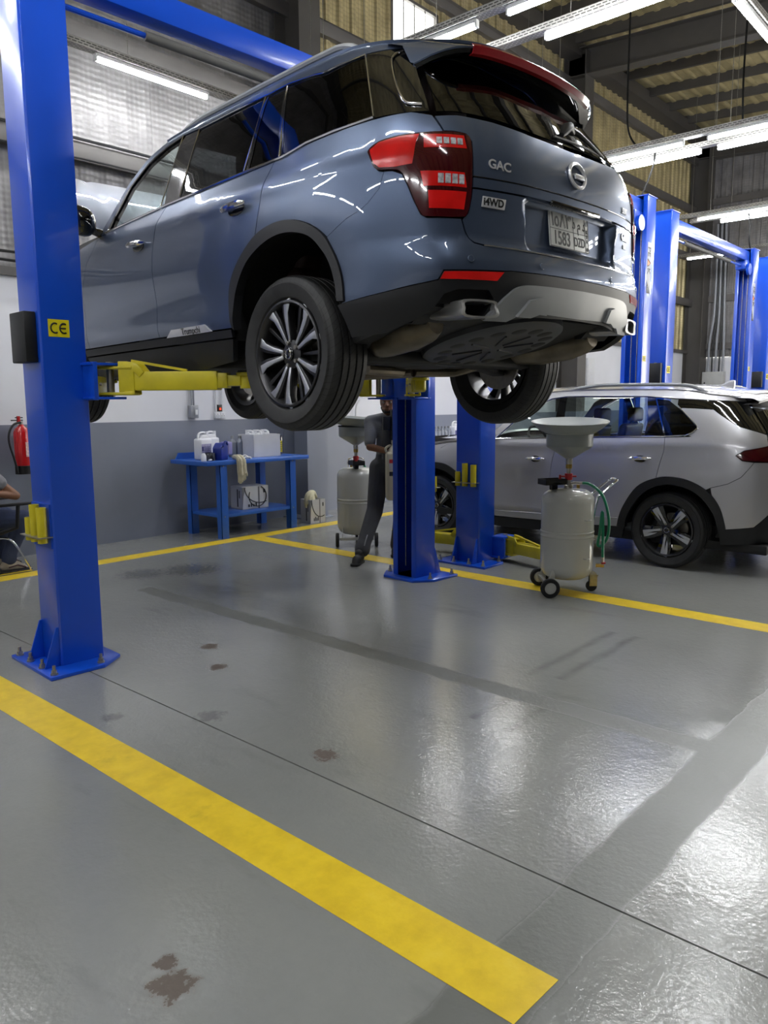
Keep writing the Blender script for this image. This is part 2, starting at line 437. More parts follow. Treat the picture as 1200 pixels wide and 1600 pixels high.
def girt(z, x0=XL, x1=XE, h=.16, m=None):
    global n; n += 1
    o = MB().box(x0, x1, YW - .10, YW + .02, z - h / 2, z + h / 2).box(x0, x1, YW - .10, YW - .09, z - h / 2 - .02, z + h / 2).build('trim_%d' % n, m or MGIRT, bevel=.002)
    tag(o, 'grey steel girt running along the foil lined back wall at %.1f metres height' % z, kind='structure')
for z in (4.02, 5.15, 6.31): girt(z)
girt(7.5)
n += 1; tag(MB().box(XL, XE, YW - .28, YW + .05, 7.9, 8.16).build('trim_%d' % n, MSTEEL), 'dark steel eaves beam at the top of the back wall', kind='structure')
for z in (2.9, 4.1, 6.5, 7.6):
    n += 1; tag(MB().box(XE - .10, XE + .02, 3.95 if z < 5 else YF, YW, z - .08, z + .08).build('trim_%d' % n, MGIRT), 'grey steel girt on the end wall at %.1f metres height' % z, kind='structure')
n += 1; tag(MB().box(XL, XE, YW - .05, YW + .06, MZ - .03, MZ + .05).build('trim_%d' % n, MGIRT), 'steel edge strip capping the plaster of the back wall', kind='structure')
# ------------------------------------------------------------------ two-post lifts
MBLU = mat('lift_blue_enamel', '#0b4ac4', .30, coat=.35, var=.05, vs=1.5, coat_rough=.12)
MYLW = mat('lift_yellow_enamel', '#c9bb1e', .38, coat=.25, var=.12, vs=7)
MBLK = mat('black_plastic', '#101113', .45, var=.2, vs=9, bump=.04)
MZNC = mat('zinc_plated_steel', '#a9a59c', .34, metal=.9, var=.12, vs=40)
MRUB = mat('black_rubber', '#17181a', .75, var=.2, vs=12, bump=.1, bs=60)
MSIGN = mat('white_vinyl_sign', '#b4b4b9', .6, spec=.3)
MORG = mat('orange_vinyl', '#d2691e', .4)
MCEY = mat('yellow_sticker', '#e6d60f', .45)
MINK = mat('black_ink', '#0b0c10', .5)
MROPE = mat('steel_rope', '#8d8b86', .4, metal=.8, var=.3, vs=90)
MFOAM = mat('grey_foam_sleeve', '#5c5b58', .8, var=.1)
L_SPAN = 3.03; H_POST = 3.93

def bolt(mb_parent, x, y, z, parent):
    MB().cyl((x, y, z), (x, y, z + .008), .021, n=14).cyl((x, y, z + .008), (x, y, z + .026), .015, n=6).cyl((x, y, z + .026), (x, y, z + .052), .009, n=10).build('anchor_bolt', MZNC, parent)

def lift_arm(root, pivot, pad, z, sgn, pad_h=.05, drop=0.0):
    """swing arm from the carriage pivot to a lifting pad"""
    p = Vector((pivot[0], pivot[1], z)); q = Vector((pad[0], pad[1], z)); d = (q - p).normalized(); Lr = (q - p).length
    s = Vector((-d.y, d.x, 0)); up = Vector((0, 0, 1))
    arm = MB()
    b0 = p + d * .13; b1 = p + d * min(.70, Lr - .16)
    arm.bar(b0, b1, .10, .105)                                   # outer tube
    a = arm.build('arm', MYLW, root, bevel=.006)
    hb = MB()
    # fork round the pivot: two cheek plates top and bottom and rounded upright cheeks
    for zz in (-.07, .075): hb.bar(p - d * .05 + up * zz, p + d * .15 + up * zz, .12, .016)
    for e in (-.052, .052): hb.bar(p + d * .10 + s * e - up * .065, p + d * .16 + s * e - up * .065, .012, .02); 
    for e in (-.05, .05): hb.prism([(.07, -.062), (.16, -.062), (.16, .05), (.19, .02), (.22, .05), (.18, .10), (.12, .11), (.07, .11)], e - .006, e + .006, 'y', frame(p, d, s))
    hb.build('fork', MYLW, a, bevel=.004)
    MB().cyl(p + up * -.10, p + up * .11, .022, n=14).build('pivot_pin', MZNC, a)
    # brace strip from the fork down to the tube top
    MB().bar(p + d * .13 + up * .115, p + d * .45 + up * .058, .022, .014).build('brace', MYLW, a)
    # telescoping inner tube
    inn = MB(); inn.bar(b1 - d * .02, b1 + d * .055, .085, .085); inn.bar(b1 + d * .02, q - d * .03, .065, .06)
    inn.build('inner_tube', MYLW, a, bevel=.005)
    for k in (.30, .62):
        c = p + d * k + s * .055 * sgn
        MB().cyl(c, c + s * .012 * sgn, .010, n=10).build('guide_bolt', MZNC, a)
    # pad: threaded post with a plate on top
    pd = MB(); pd.cyl(q - up * .045, q + up * (pad_h - .025), .042, n=18); pd.cyl(q + up * (pad_h - .025), q + up * (pad_h - .006), .062, n=20)
    pb = pd.build('pad_post', MYLW, a, bevel=.003)
    MB().cyl(q + up * (pad_h - .006), q + up * (pad_h + .004), .055, n=20).build('rubber_pad', MRUB, pb)
    return a

def post(root, far, zc, sign=False, arms=None, adapters=True, L_SPAN=3.03):
    """one upright; the near one opens towards +x, the far one is turned about"""
    M = Matrix.Translation((L_SPAN, 0, 0)) @ Matrix.Rotation(PI, 4, 'Z') if far else Matrix.Identity(4)
    sg = -1 if far else 1
    def T(x, y, z): return M @ Vector((x, y, z))
    w = .135; t = .008
    prof = [(.125, -w), (-.115, -w), (-.125, -w + .01), (-.125, w - .01), (-.115, w), (.125, w), (.125, w - .055), (.125 - t, w - .055), (.125 - t, w - t), (-.125 + t, w - t),
            (-.125 + t, -w + t), (.125 - t, -w + t), (.125 - t, -w + .055), (.125, -w + .055)]
    col = MB(M).prism(prof, .02, H_POST, 'z').build('post', MBLU, root, bevel=.002)
    MB(M).box(-.135, .135, -.145, .145, H_POST, H_POST + .012).build('top_cap', MBLU, col, bevel=.002)
    for y in (-.115, .115):
        MB(M).prism([(-.125, .02), (-.125, .245), (-.138, .245), (-.215, .02)], y - .006, y + .006, 'y').build('gusset', MBLU, col, bevel=.001)
    bp = MB(M).prism([(-.25, .285), (-.25, -.285), (.06, -.285), (.21, -.17), (.21, .17), (.06, .285)], 0, .02, 'z').build('base_plate', MBLU, root, bevel=.003)
    for x, y in ((-.215, -.245), (-.215, -.085), (-.215, .085), (-.215, .245), (.06, -.235), (.06, .235)):
        p = T(x, y, .02); bolt(None, p.x, p.y, p.z, bp)
    # carriage and its lug plates
    cg = MB(M); cg.box(-.05, .112, -.105, .105, zc - .10, zc + .55)
    cg.box(.105, .175, -.07, .07, zc - .08, zc + .12)
    ca = cg.build('carriage', MBLU, root, bevel=.003)
    for y0 in (-1, 1):
        MB(M).box(.09, .29, y0 * .19 - .075, y0 * .19 + .075, zc + .092, zc + .106).build('lug_plate', MBLU, ca, bevel=.002)
        MB(M).box(.09, .29, y0 * .19 - .075, y0 * .19 + .075, zc - .096, zc - .082).build('lug_plate', MBLU, ca, bevel=.002)
        MB(M).box(.10, .125, y0 * .19 - .075, y0 * .19 + .075, zc - .1, zc + .11).build('lug_web', MBLU, ca, bevel=.002)
    # ropes and chain rod inside the channel
    for y in (-.03, .045):
        MB().cyl(T(.075, y, .1), T(.075, y, 3.6), .005, n=6).build('steel_rope', MROPE, col)
    # lock cover on the back with a release stub
    lc = MB(M).box(-.19, -.126, -.10, .10, 1.73, 2.0).build('lock_cover', MBLK, col, bevel=.006)
    MB(M).box(-.17, -.15, -.03, .0, 2.0, 2.006).build('release_tab', MZNC, lc)
    # yellow height adapters on their shelf
    if adapters:
        sh = MB(M).box(-.21, -.126, -.135, .12, .765, .771).build('adapter_shelf', MZNC, col)
        MB(M).box(-.134, -.126, -.12, .12, .70, .95).build('shelf_back', MBLU, sh)
        for y, hgt, r_ in ((-.095, .20, .027), (0.0, .21, .027), (.08, .13, .025)):
            MB(M).lathe([(r_, -.03), (r_, hgt - .03), (r_ - .006, hgt - .03), (r_ - .006, hgt - .06), (.001, hgt - .06)], 18, Matrix.Translation((-.168, y, .765))).build('height_adapter', MYLW, sh)
    # stickers on the face that looks to the bay entrance
    fy = -w if not far else w
    if not far:
        F = frame(T(-.02, -w - .001, 1.915), (1, 0, 0), (0, 0, 1))
        st = MB().box(-.058, .058, -.047, .047, 0, .0006, F).build('ce_sticker', MCEY, col)
        for cx in (-.021, .028):
            arc = [(cx + .023 * math.cos(a), .026 * math.sin(a), .001) for a in np.linspace(PI * .33, PI * 1.67, 14)]
            mb = MB(F); mb.tube(arc, .0045, 5)
            if cx > 0: mb.tube([(cx - .022, 0, .001), (cx + .010, 0, .001)], .0045, 5)
            mb.build('ce_letter', MINK, st)
    else:
        F = frame(T(.06, w + .001, 2.02), (1, 0, 0), (0, 0, 1))
        st = MB().box(-.045, .045, -.035, .035, 0, .0006, F).build('warning_sticker', MCEY, col)
        for k in range(3): MB(F).box(-.034, .034, -.022 + k * .017, -.013 + k * .017, .0006, .0012).build('print_line', MINK, st)
        # maker's sign, reading downwards
        F = frame(T(.03, w + .001, 3.10), (0, 0, -1), (-sg * 1.0, 0, 0))
        sb = MB().box(-.30, .30, -.052, .052, 0, .0008, F).build('sign_board', MSIGN, col)
        MB(F).prism([(.30, -.052), (.30, .052), (.14, -.052)], .0008, .0014, 'z').build('sign_corner', MINK, sb)
        Fz = F @ Matrix.Translation((0, 0, .0012))
        text('lettering', 'PE', .115, MINK, sb, Fz @ Matrix.Translation((-.19, .0, 0)), bold=.002)
        MB(Fz).prism([(-.095, -.04), (-.02, -.04), (-.057, .04)], 0, .0008, 'z').build('lettering', MORG, sb)
        MB(Fz).tube([(-.10, -.04, .0005), (-.057, .045, .0005), (-.015, -.04, .0005)], .006, 4).build('lettering', MINK, sb)
        text('lettering', 'K', .115, MINK, sb, Fz @ Matrix.Translation((.035, .0, 0)), bold=.002)
        text('lettering', 'LIFT', .035, MSIGN, sb, Fz @ Matrix.Translation((.25, -.028, .001)))
    if arms:
        for k, (px_, py_) in enumerate(arms):
            piv = T(.235, -.19 if (py_ < 0) != far else .19, zc); 
            lift_arm(root, (piv.x, piv.y), (px_, py_), zc + .005, (1 if (py_ < 0) else -1) * (-1 if far else 1))
    return col

def two_post_lift(label, loc, rot, zc, arms_near=None, arms_far=None, far=True, group='two-post car lifts', L_SPAN=3.03):
    root = thing('two_post_lift', label, 'car lift', loc, rot, group)
    post(root, False, zc, arms=arms_near, L_SPAN=L_SPAN)
    if far: post(root, True, zc, arms=arms_far, L_SPAN=L_SPAN)
    bm_ = MB().box(.0, L_SPAN, -.07, .07, 3.735, 3.89).build('crossbeam', MBLU, root, bevel=.006)
    MB().box(L_SPAN - .35, L_SPAN - .10, -.078, .078, 3.60, 3.74).build('beam_bracket', MBLU, bm_, bevel=.004)
    MB().lathe([(.001, -.02), (.09, -.02), (.09, .02), (.001, .02)], 22, Matrix.Translation((L_SPAN - .24, -.1, 3.60)) @ Matrix.Rotation(PI / 2, 4, 'X')).build('pulley', MBLU, bm_)
    MB().cyl((.12, 0.0, 3.655), (.66, 0.0, 3.655), .016, n=10).build('limit_bar', MBLU, root)
    MB().cyl((.66, 0.0, 3.655), (2.55, 0.0, 3.655), .028, n=12).build('limit_bar_sleeve', MFOAM, root)
    MB().cyl((2.55, 0.0, 3.655), (L_SPAN - .12, 0.0, 3.655), .016, n=10).build('limit_bar', MBLU, root)
    return root
liftA = two_post_lift('blue two-post lift with yellow arms raising the slate blue SUV', (2.075, 4.325, 0), math.radians(-2.74), 1.625,
    arms_near=[(.745, -.80), (.80, .98)], arms_far=[(L_SPAN - .80, -.78), (L_SPAN - .72, .95)])
liftB = two_post_lift('blue two-post lift with lowered yellow arms beside the silver SUV', (5.95, 4.135, 0), 0, .14,
    arms_near=[(.02, -1.05), (.10, 1.05)], arms_far=[(3.45 - .33, -.95), (3.45 - .42, .95)], L_SPAN=3.45)
liftC = two_post_lift('blue two-post lift standing behind the roof of the silver SUV', (10.33, 4.21, 0), 0, .14, L_SPAN=3.45)
liftD = two_post_lift('blue two-post lift farthest right, cut by the photo edge', (14.75, 4.20, 0), 0, .14, L_SPAN=3.45)
# ------------------------------------------------------------------ car skins
def nspline(xs, ys):
    """natural cubic spline through (xs, ys)"""
    xs=np.asarray(xs,float); ys=np.asarray(ys,float); n=len(xs); h=np.diff(xs)
    A=np.eye(n); b=np.zeros(n)
    for i in range(1,n-1):
        A[i,i-1]=h[i-1]; A[i,i]=2*(h[i-1]+h[i]); A[i,i+1]=h[i]
        b[i]=6*((ys[i+1]-ys[i])/h[i]-(ys[i]-ys[i-1])/h[i-1])
    m=np.linalg.solve(A,b)
    def f(x):
        x=np.clip(np.asarray(x,float),xs[0],xs[-1]); i=np.clip(np.searchsorted(xs,x)-1,0,n-2)
        t=x-xs[i]; hh=h[i]
        return ys[i]+t*((ys[i+1]-ys[i])/hh-hh*(2*m[i]+m[i+1])/6)+t*t*m[i]/2+t**3*(m[i+1]-m[i])/(6*hh)
    return f
def pchip(xs, ys):
    xs=np.asarray(xs,float); ys=np.asarray(ys,float); h=np.diff(xs); d=np.diff(ys)/h
    m=np.zeros_like(xs); m[0]=d[0]; m[-1]=d[-1]
    for i in range(1,len(xs)-1):
        if d[i-1]*d[i]>0:
            w1=2*h[i]+h[i-1]; w2=h[i]+2*h[i-1]; m[i]=(w1+w2)/(w1/d[i-1]+w2/d[i])
    def f(x):
        x=np.clip(np.asarray(x,float),xs[0],xs[-1]); i=np.clip(np.searchsorted(xs,x)-1,0,len(xs)-2)
        t=(x-xs[i])/h[i]; t2=t*t; t3=t2*t
        return (2*t3-3*t2+1)*ys[i]+(t3-2*t2+t)*h[i]*m[i]+(-2*t3+3*t2)*ys[i+1]+(t3-t2)*h[i]*m[i+1]
    return f
def sst(x,a,b):
    t=np.clip((np.asarray(x,float)-a)/(b-a),0,1); return t*t*(3-2*t)
class Body:
    """A car body skin: a plan outline (rear centre round the left side to the front) carried up through z."""
    def __init__(self, plan, wz, dr, df, hw, feat=None, rear_feat=None, fade=(-.95,.1)):
        p=np.array(plan,float); t=np.r_[0,np.cumsum(np.hypot(*np.diff(p,axis=0).T))]
        fx,fy=nspline(t,p[:,0]),nspline(t,p[:,1])
        q=np.linspace(0,t[-1],1500); X,Y=fx(q),fy(q)
        S=np.r_[0,np.cumsum(np.hypot(np.diff(X),np.diff(Y)))]
        self.S,self.X,self.Y=S,X,Y; self.smax=S[-1]; self.hw=hw
        self.w=pchip(*zip(*wz)); self.dr=pchip(*zip(*dr)); self.df=pchip(*zip(*df)); self.feat=feat; self.rf=rear_feat; self.fade=fade
    def P(self, s, z):
        s=np.asarray(s,float); z=np.asarray(z,float); a=np.abs(s); sg=np.sign(s)
        x=np.interp(a,self.S,self.X); y=np.interp(a,self.S,self.Y)
        side=(x/self.hw)**10
        xx=x*self.w(z)
        if self.feat is not None: xx=xx+self.feat(y,z)*side
        fr=1-sst(y,self.fade[0],self.fade[1]); ff=sst(y,1.2,3.2)
        yy=y+self.dr(z)*fr-self.df(z)*ff
        if self.rf is not None: yy=yy+self.rf(x,z)*(1-sst(y,-.92,-.7))
        return np.stack([-xx*sg,yy,z+0*yy],-1)
    def N(self, s, z, e=2e-3):
        a=self.P(s+e,z)-self.P(s-e,z); b=self.P(s,np.asarray(z)+e)-self.P(s,np.asarray(z)-e)
        n=np.cross(b,a); n/=np.linalg.norm(n,axis=-1,keepdims=True)+1e-12
        return n
def blue_body():
    plan=[(0,-1.04),(.2,-1.035),(.4,-1.018),(.56,-.985),(.68,-.947),(.785,-.89),(.862,-.80),(.91,-.68),(.936,-.53),(.948,-.35),(.952,-.1),(.955,.3),(.955,1.0),(.955,1.6),(.95,2.2),(.93,2.75),(.87,3.2),(.72,3.52),(.45,3.67),(0,3.73)]
    wz=[(-.1,.93),(0,.965),(.1,.985),(.2,.998),(.35,1.0),(.5,1.0),(.65,.995),(.78,.982),(.86,.962),(.92,.94),(1.0,.905),(1.1,.865),(1.2,.82),(1.3,.77),(1.4,.70),(1.5,.6)]
    dr=[(-.1,.16),(0,.09),(.1,.03),(.2,-.01),(.32,-.03),(.4,-.015),(.45,0),(.6,0),(.75,.005),(.85,.025),(.93,.055),(1.0,.10),(1.1,.175),(1.2,.25),(1.3,.325),(1.4,.4),(1.5,.48)]
    df=[(-.1,.2),(0,.1),(.2,0),(.5,0),(.7,.08),(.8,.3),(1.5,.6)]
    def feat(y,z):
        g=lambda c,s:np.exp(-((z-c)/s)**2)
        f=.010*g(.80,.055)-.010*g(.36,.10)*sst(y,.3,.7)+.006*g(.2,.06)
        f=f+.018*np.exp(-((y+.02)/.55)**2)*g(.6,.2)
        return f
    def rf(x,z):
        k=(1-sst(np.abs(x),.33+.10*(z-.5),.37+.10*(z-.5)))*sst(z,.40,.455)*(1-sst(z,.622,.634))
        return .05*k
    return Body(plan,wz,dr,df,.955,feat,rf)
def silver_body():
    plan=[(0,-.93),(.2,-.925),(.4,-.905),(.56,-.87),(.68,-.82),(.775,-.75),(.84,-.65),(.885,-.52),(.91,-.36),(.922,-.15),(.928,.2),(.928,1.0),(.928,1.6),(.922,2.1),(.90,2.6),(.84,3.05),(.7,3.36),(.45,3.52),(0,3.58)]
    wz=[(-.2,.93),(-.1,.96),(0,.98),(.1,.995),(.25,1.0),(.45,1.0),(.6,.995),(.7,.985),(.78,.968),(.85,.945),(.95,.90),(1.05,.85),(1.15,.795),(1.22,.745),(1.3,.67),(1.4,.55)]
    dr=[(-.2,.14),(-.1,.06),(0,.02),(.1,0),(.3,0),(.5,.01),(.65,.03),(.75,.06),(.85,.11),(.95,.18),(1.05,.26),(1.15,.34),(1.25,.43),(1.4,.55)]
    df=[(-.2,.2),(-.1,.1),(.1,0),(.4,0),(.6,.08),(.7,.3),(1.4,.6)]
    def feat(y,z):
        g=lambda c,s:np.exp(-((z-c)/s)**2)
        zc=.745-.03*(y-1)
        f=.012*g(zc,.05)-.012*g(.30,.14)*sst(y,.4,.8)+.010*g(.06,.06)*sst(y,.4,.7)
        f=f+.02*np.exp(-((y+.02)/.5)**2)*g(.45,.2)+.02*np.exp(-((y-2.68)/.5)**2)*g(.45,.2)
        return f
    return Body(plan,wz,dr,df,.928,feat,None,fade=(-.85,.2))
def poly_area(p): return .5 * sum(p[i][0] * p[(i+1) % len(p)][1] - p[(i+1) % len(p)][0] * p[i][1] for i in range(len(p)))
def inset(p, d):
    if poly_area(p) < 0: p = p[::-1]
    q = []
    for i in range(len(p)):
        if math.hypot(p[i][0] - p[i-1][0], p[i][1] - p[i-1][1]) > 1e-4: q.append(p[i])
    p = q; n = len(p); out = []
    for i in range(n):
        a, b, c = np.array(p[i-1]), np.array(p[i]), np.array(p[(i+1) % n])
        u = (b - a) / np.linalg.norm(b - a); v = (c - b) / np.linalg.norm(c - b)
        n1 = np.array([-u[1], u[0]]); n2 = np.array([-v[1], v[0]]); m = n1 + n2; k = np.linalg.norm(m)
        if k < .2: out.append(tuple(b)); continue
        m /= k; out.append(tuple(b + m * d / max(.45, m @ n1)))
    return out
def mir(half):
    """outline given from the left edge to the centre line, completed on the right"""
    return list(half) + [(-s, z) for s, z in reversed(half) if abs(s) > 1e-6]
class Car:
    def __init__(s, root, body): s.root = root; s.B = body
    def patch(s, name, poly, m, off=0.0, thick=.012, parent=None, mirror=True, grid=.05, gap=.0022, label=None):
        poly = inset([tuple(p) for p in poly], gap)
        bm = bmesh.new(); f = bm.faces.new([bm.verts.new((a, b, 0)) for a, b in poly])
        f.normal_update()
        if f.normal.z < 0: f.normal_flip(); f.normal_update()
        bmesh.ops.triangulate(bm, faces=[f], ngon_method='BEAUTY')
        P = np.array(poly); (a0, b0), (a1, b1) = P.min(0), P.max(0)
        for ax, lo, hi in ((0, a0, a1), (1, b0, b1)):
            for g in np.arange(math.ceil(lo / grid) * grid, hi, grid):
                no = (1, 0, 0) if ax == 0 else (0, 1, 0); co = (g, 0, 0) if ax == 0 else (0, g, 0)
                bmesh.ops.bisect_plane(bm, geom=bm.verts[:] + bm.edges[:] + bm.faces[:], plane_co=co, plane_no=no, dist=1e-6)
        bmesh.ops.remove_doubles(bm, verts=bm.verts, dist=1e-5)
        bm.verts.ensure_lookup_table(); bm.verts.index_update()
        V = np.array([v.co[:2] for v in bm.verts]); F = [[v.index for v in f.verts] for f in bm.faces]
        E = [(e.verts[0].index, e.verts[1].index, e.link_faces[0]) for e in bm.edges if len(e.link_faces) == 1]
        E = [(a, b, tuple(np.mean([v.co[:2] for v in f.verts], axis=0))) for a, b, f in E]
        bm.free(); res = []
        for sg in ((1, -1) if mirror else (1,)):
            S = V[:, 0] * sg; Z = V[:, 1]
            N = s.B.N(S, Z); Q = s.B.P(S, Z); T = Q + N * off; D = Q + N * (off - thick)
            faces = []
            for f in F:
                a, b, c = T[f[0]], T[f[1]], T[f[2]]
                nn = sum((np.cross(T[f[i]] - T[f[0]], T[f[i+1]] - T[f[0]]) for i in range(1, len(f) - 1)), np.zeros(3))
                faces.append(f if nn @ N[f[0]] > 0 else f[::-1])
            verts = [tuple(p) for p in T]; norms = [tuple(n) for n in N]
            rim = {}
            for a, b, fc in E:
                cen = s.B.P(fc[0] * sg, fc[1]); mid = (Q[a] + Q[b]) / 2; ed = Q[b] - Q[a]
                o = np.cross(ed, N[a]); o = o / (np.linalg.norm(o) + 1e-12)
                if o @ (mid - cen) < 0: o = -o
                k = len(verts)
                verts += [tuple(T[a]), tuple(T[b]), tuple(D[b]), tuple(D[a])]; norms += [tuple(o)] * 4
                q = [k, k+1, k+2, k+3]
                if np.cross(T[b] - T[a], D[b] - T[a]) @ o < 0: q = q[::-1]
                faces.append(q)
            me = bpy.data.meshes.new(name); me.from_pydata(verts, [], faces); me.materials.append(m); me.shade_smooth()
            me.normals_split_custom_set_from_vertices(norms)
            o = link(name, me, parent if (parent is not None and sg == 1) else s.root if parent is None else parent)
            if label: o['label'] = label
            res.append(o)
        return res if mirror else res[0]
    def bead(s, name, curve, r, m, off=.004, parent=None, mirror=True, closed=False, n=6, smooth=4):
        c = catmull(curve, smooth, closed) if smooth else curve
        A = np.array(c); res = []
        for sg in ((1, -1) if mirror else (1,)):
            Q = s.B.P(A[:, 0] * sg, A[:, 1]) + s.B.N(A[:, 0] * sg, A[:, 1]) * off
            res.append(MB().tube([tuple(q) for q in Q], r, n, closed=closed).build(name, m, parent if parent is not None else s.root))
        return res
    def at(s, a, z, off=0.0):
        """matrix on the skin: local z outwards, x towards growing y (or to the viewer's right at the tail), y up"""
        n = s.B.N(a, z); p = s.B.P(a, z) + n * off
        up = s.B.P(a, z + .003) - s.B.P(a, z - .003)
        x = np.cross(up, n); return frame(p, x, up)
    def shell(s, z0, z1, m, arches, name='inner_shell', off=-.03, rad=.48, zc=.12):
        """dark inner body behind the panels, open at the wheel arches"""
        mb = MB(); S = np.linspace(-s.B.smax + .02, s.B.smax - .02, 220); Z = np.linspace(z0, z1, 26)
        G, Hh = np.meshgrid(S, Z); Q = s.B.P(G, Hh) + s.B.N(G, Hh) * off
        vs = [tuple(p) for p in Q.reshape(-1, 3)]; fs = []; n = len(S)
        for i in range(len(Z) - 1):
            for k in range(n - 1):
                c = (Q[i, k] + Q[i+1, k+1]) / 2
                if abs(c[0]) > .6 and any(math.hypot(c[1] - ay, c[2] - zc) < rad or (abs(c[1] - ay) < rad and c[2] < zc) for ay in arches): continue
                fs.append((i*n+k, i*n+k+1, (i+1)*n+k+1, (i+1)*n+k))
        return mb.add(vs, fs).build(name, m, s.root)
def arch_liner(root, y, z, r, x0, x1, m):
    for sg in (-1, 1):
        rows = []
        for a in np.linspace(-.02 * PI, 1.02 * PI, 24):
            rows.append([(sg * x0, y + r * math.cos(a), z + r * math.sin(a)), (sg * x1, y + r * math.cos(a), z + r * math.sin(a)), (sg * x1, y + .2 * r * math.cos(a), z + .2 * r * math.sin(a))])
        MB().grid(rows).build('wheel_arch_liner', m, root)
def tyre_material():
    t = NT('tyre_rubber'); v = t.coord('Object'); sx = t.new('ShaderNodeSeparateXYZ'); t.link(v, sx.inputs[0])
    an = t.math('ARCTAN2', sx.outputs[2], sx.outputs[1]); 
    rr = t.math('SQRT', t.math('ADD', t.math('MULTIPLY', sx.outputs[1], sx.outputs[1]), t.math('MULTIPLY', sx.outputs[2], sx.outputs[2])))
    sk = t.math('MULTIPLY_ADD', sx.outputs[0], 2.2, t.math('MULTIPLY', an, 1.0))
    w = t.math('FRACT', t.math('MULTIPLY', sk, 68 / (2 * PI)))
    gr = t.math('LESS_THAN', w, .10)
    outer = t.math('GREATER_THAN', rr, .33)
    gr = t.math('MULTIPLY', gr, outer)
    base = t.ramp(t.noise(v, 14, 4), [(.3, lin('#1c1c1d')), (.7, lin('#2b2b2b'))])
    base = t.mix(gr, base, lin('#070707')); t.link(base, t.b.inputs['Base Color']); t.b.inputs['Roughness'].default_value = .62
    t.bump(t.math('SUBTRACT', 1.0, gr), .5, .006); return t.m
MTYRE = tyre_material()
MDARK = mat('underbody_black', '#0c0c0d', .7, var=.3, vs=6)
MTRIM = mat('matt_black_cladding', '#0d0e12', .5, var=.12, vs=5, bump=.05, bs=120, bd=.001)
MGLOSS = mat('gloss_black_trim', '#07080a', .06, coat=1.0, var=.1)
MCHR = mat('bright_chrome', '#e6e6ea', .12, metal=1.0, var=.03)
MSAT = mat('satin_chrome', '#d9d9dc', .28, metal=.55, var=.04)
MALU = mat('machined_alloy', '#d2d4da', .30, metal=.85, var=.06, vs=30)
MGUN = mat('gunmetal_alloy', '#4a4a4c', .35, metal=.85, var=.1)
MPEW = mat('satin_silver_plastic', '#8d8f91', .38, metal=.35, var=.06)
MRED = mat('red_lens', '#9c0d10', .16, coat=.8, var=.3, vs=9, emit=.06, emit_col='#ff2010')  # faint emission imitates reflected light; lamps and reflectors are unlit
MREDD = mat('dark_red_lens', '#36040a', .10, coat=1.0, var=.3, vs=5)
MLED = mat('clear_led_block', '#a9abaf', .2, coat=.8, var=.45, vs=70)
MRUST = mat('exhaust_steel', '#6d6557', .42, metal=.8, var=.3, vs=8)
def paint(name, hx, flake=.5):
    t = NT(name); v = t.coord('Object'); c = lin(hx)
    n = t.new('ShaderNodeTexNoise'); n.inputs['Scale'].default_value = 900; t.link(v, n.inputs['Vector'])
    lo = tuple(x * .93 for x in c[:3]); hi = tuple(min(1, x * 1.07) for x in c[:3])
    t.link(t.ramp(n.outputs['Fac'], [(.35, lo), (.65, hi)]), t.b.inputs['Base Color'])
    t.b.inputs['Metallic'].default_value = flake; t.b.inputs['Roughness'].default_value = .36
    t.b.inputs['Coat Weight'].default_value = 1.0; t.b.inputs['Coat Roughness'].default_value = .012; t.b.inputs['Coat IOR'].default_value = 1.5
    return t.m
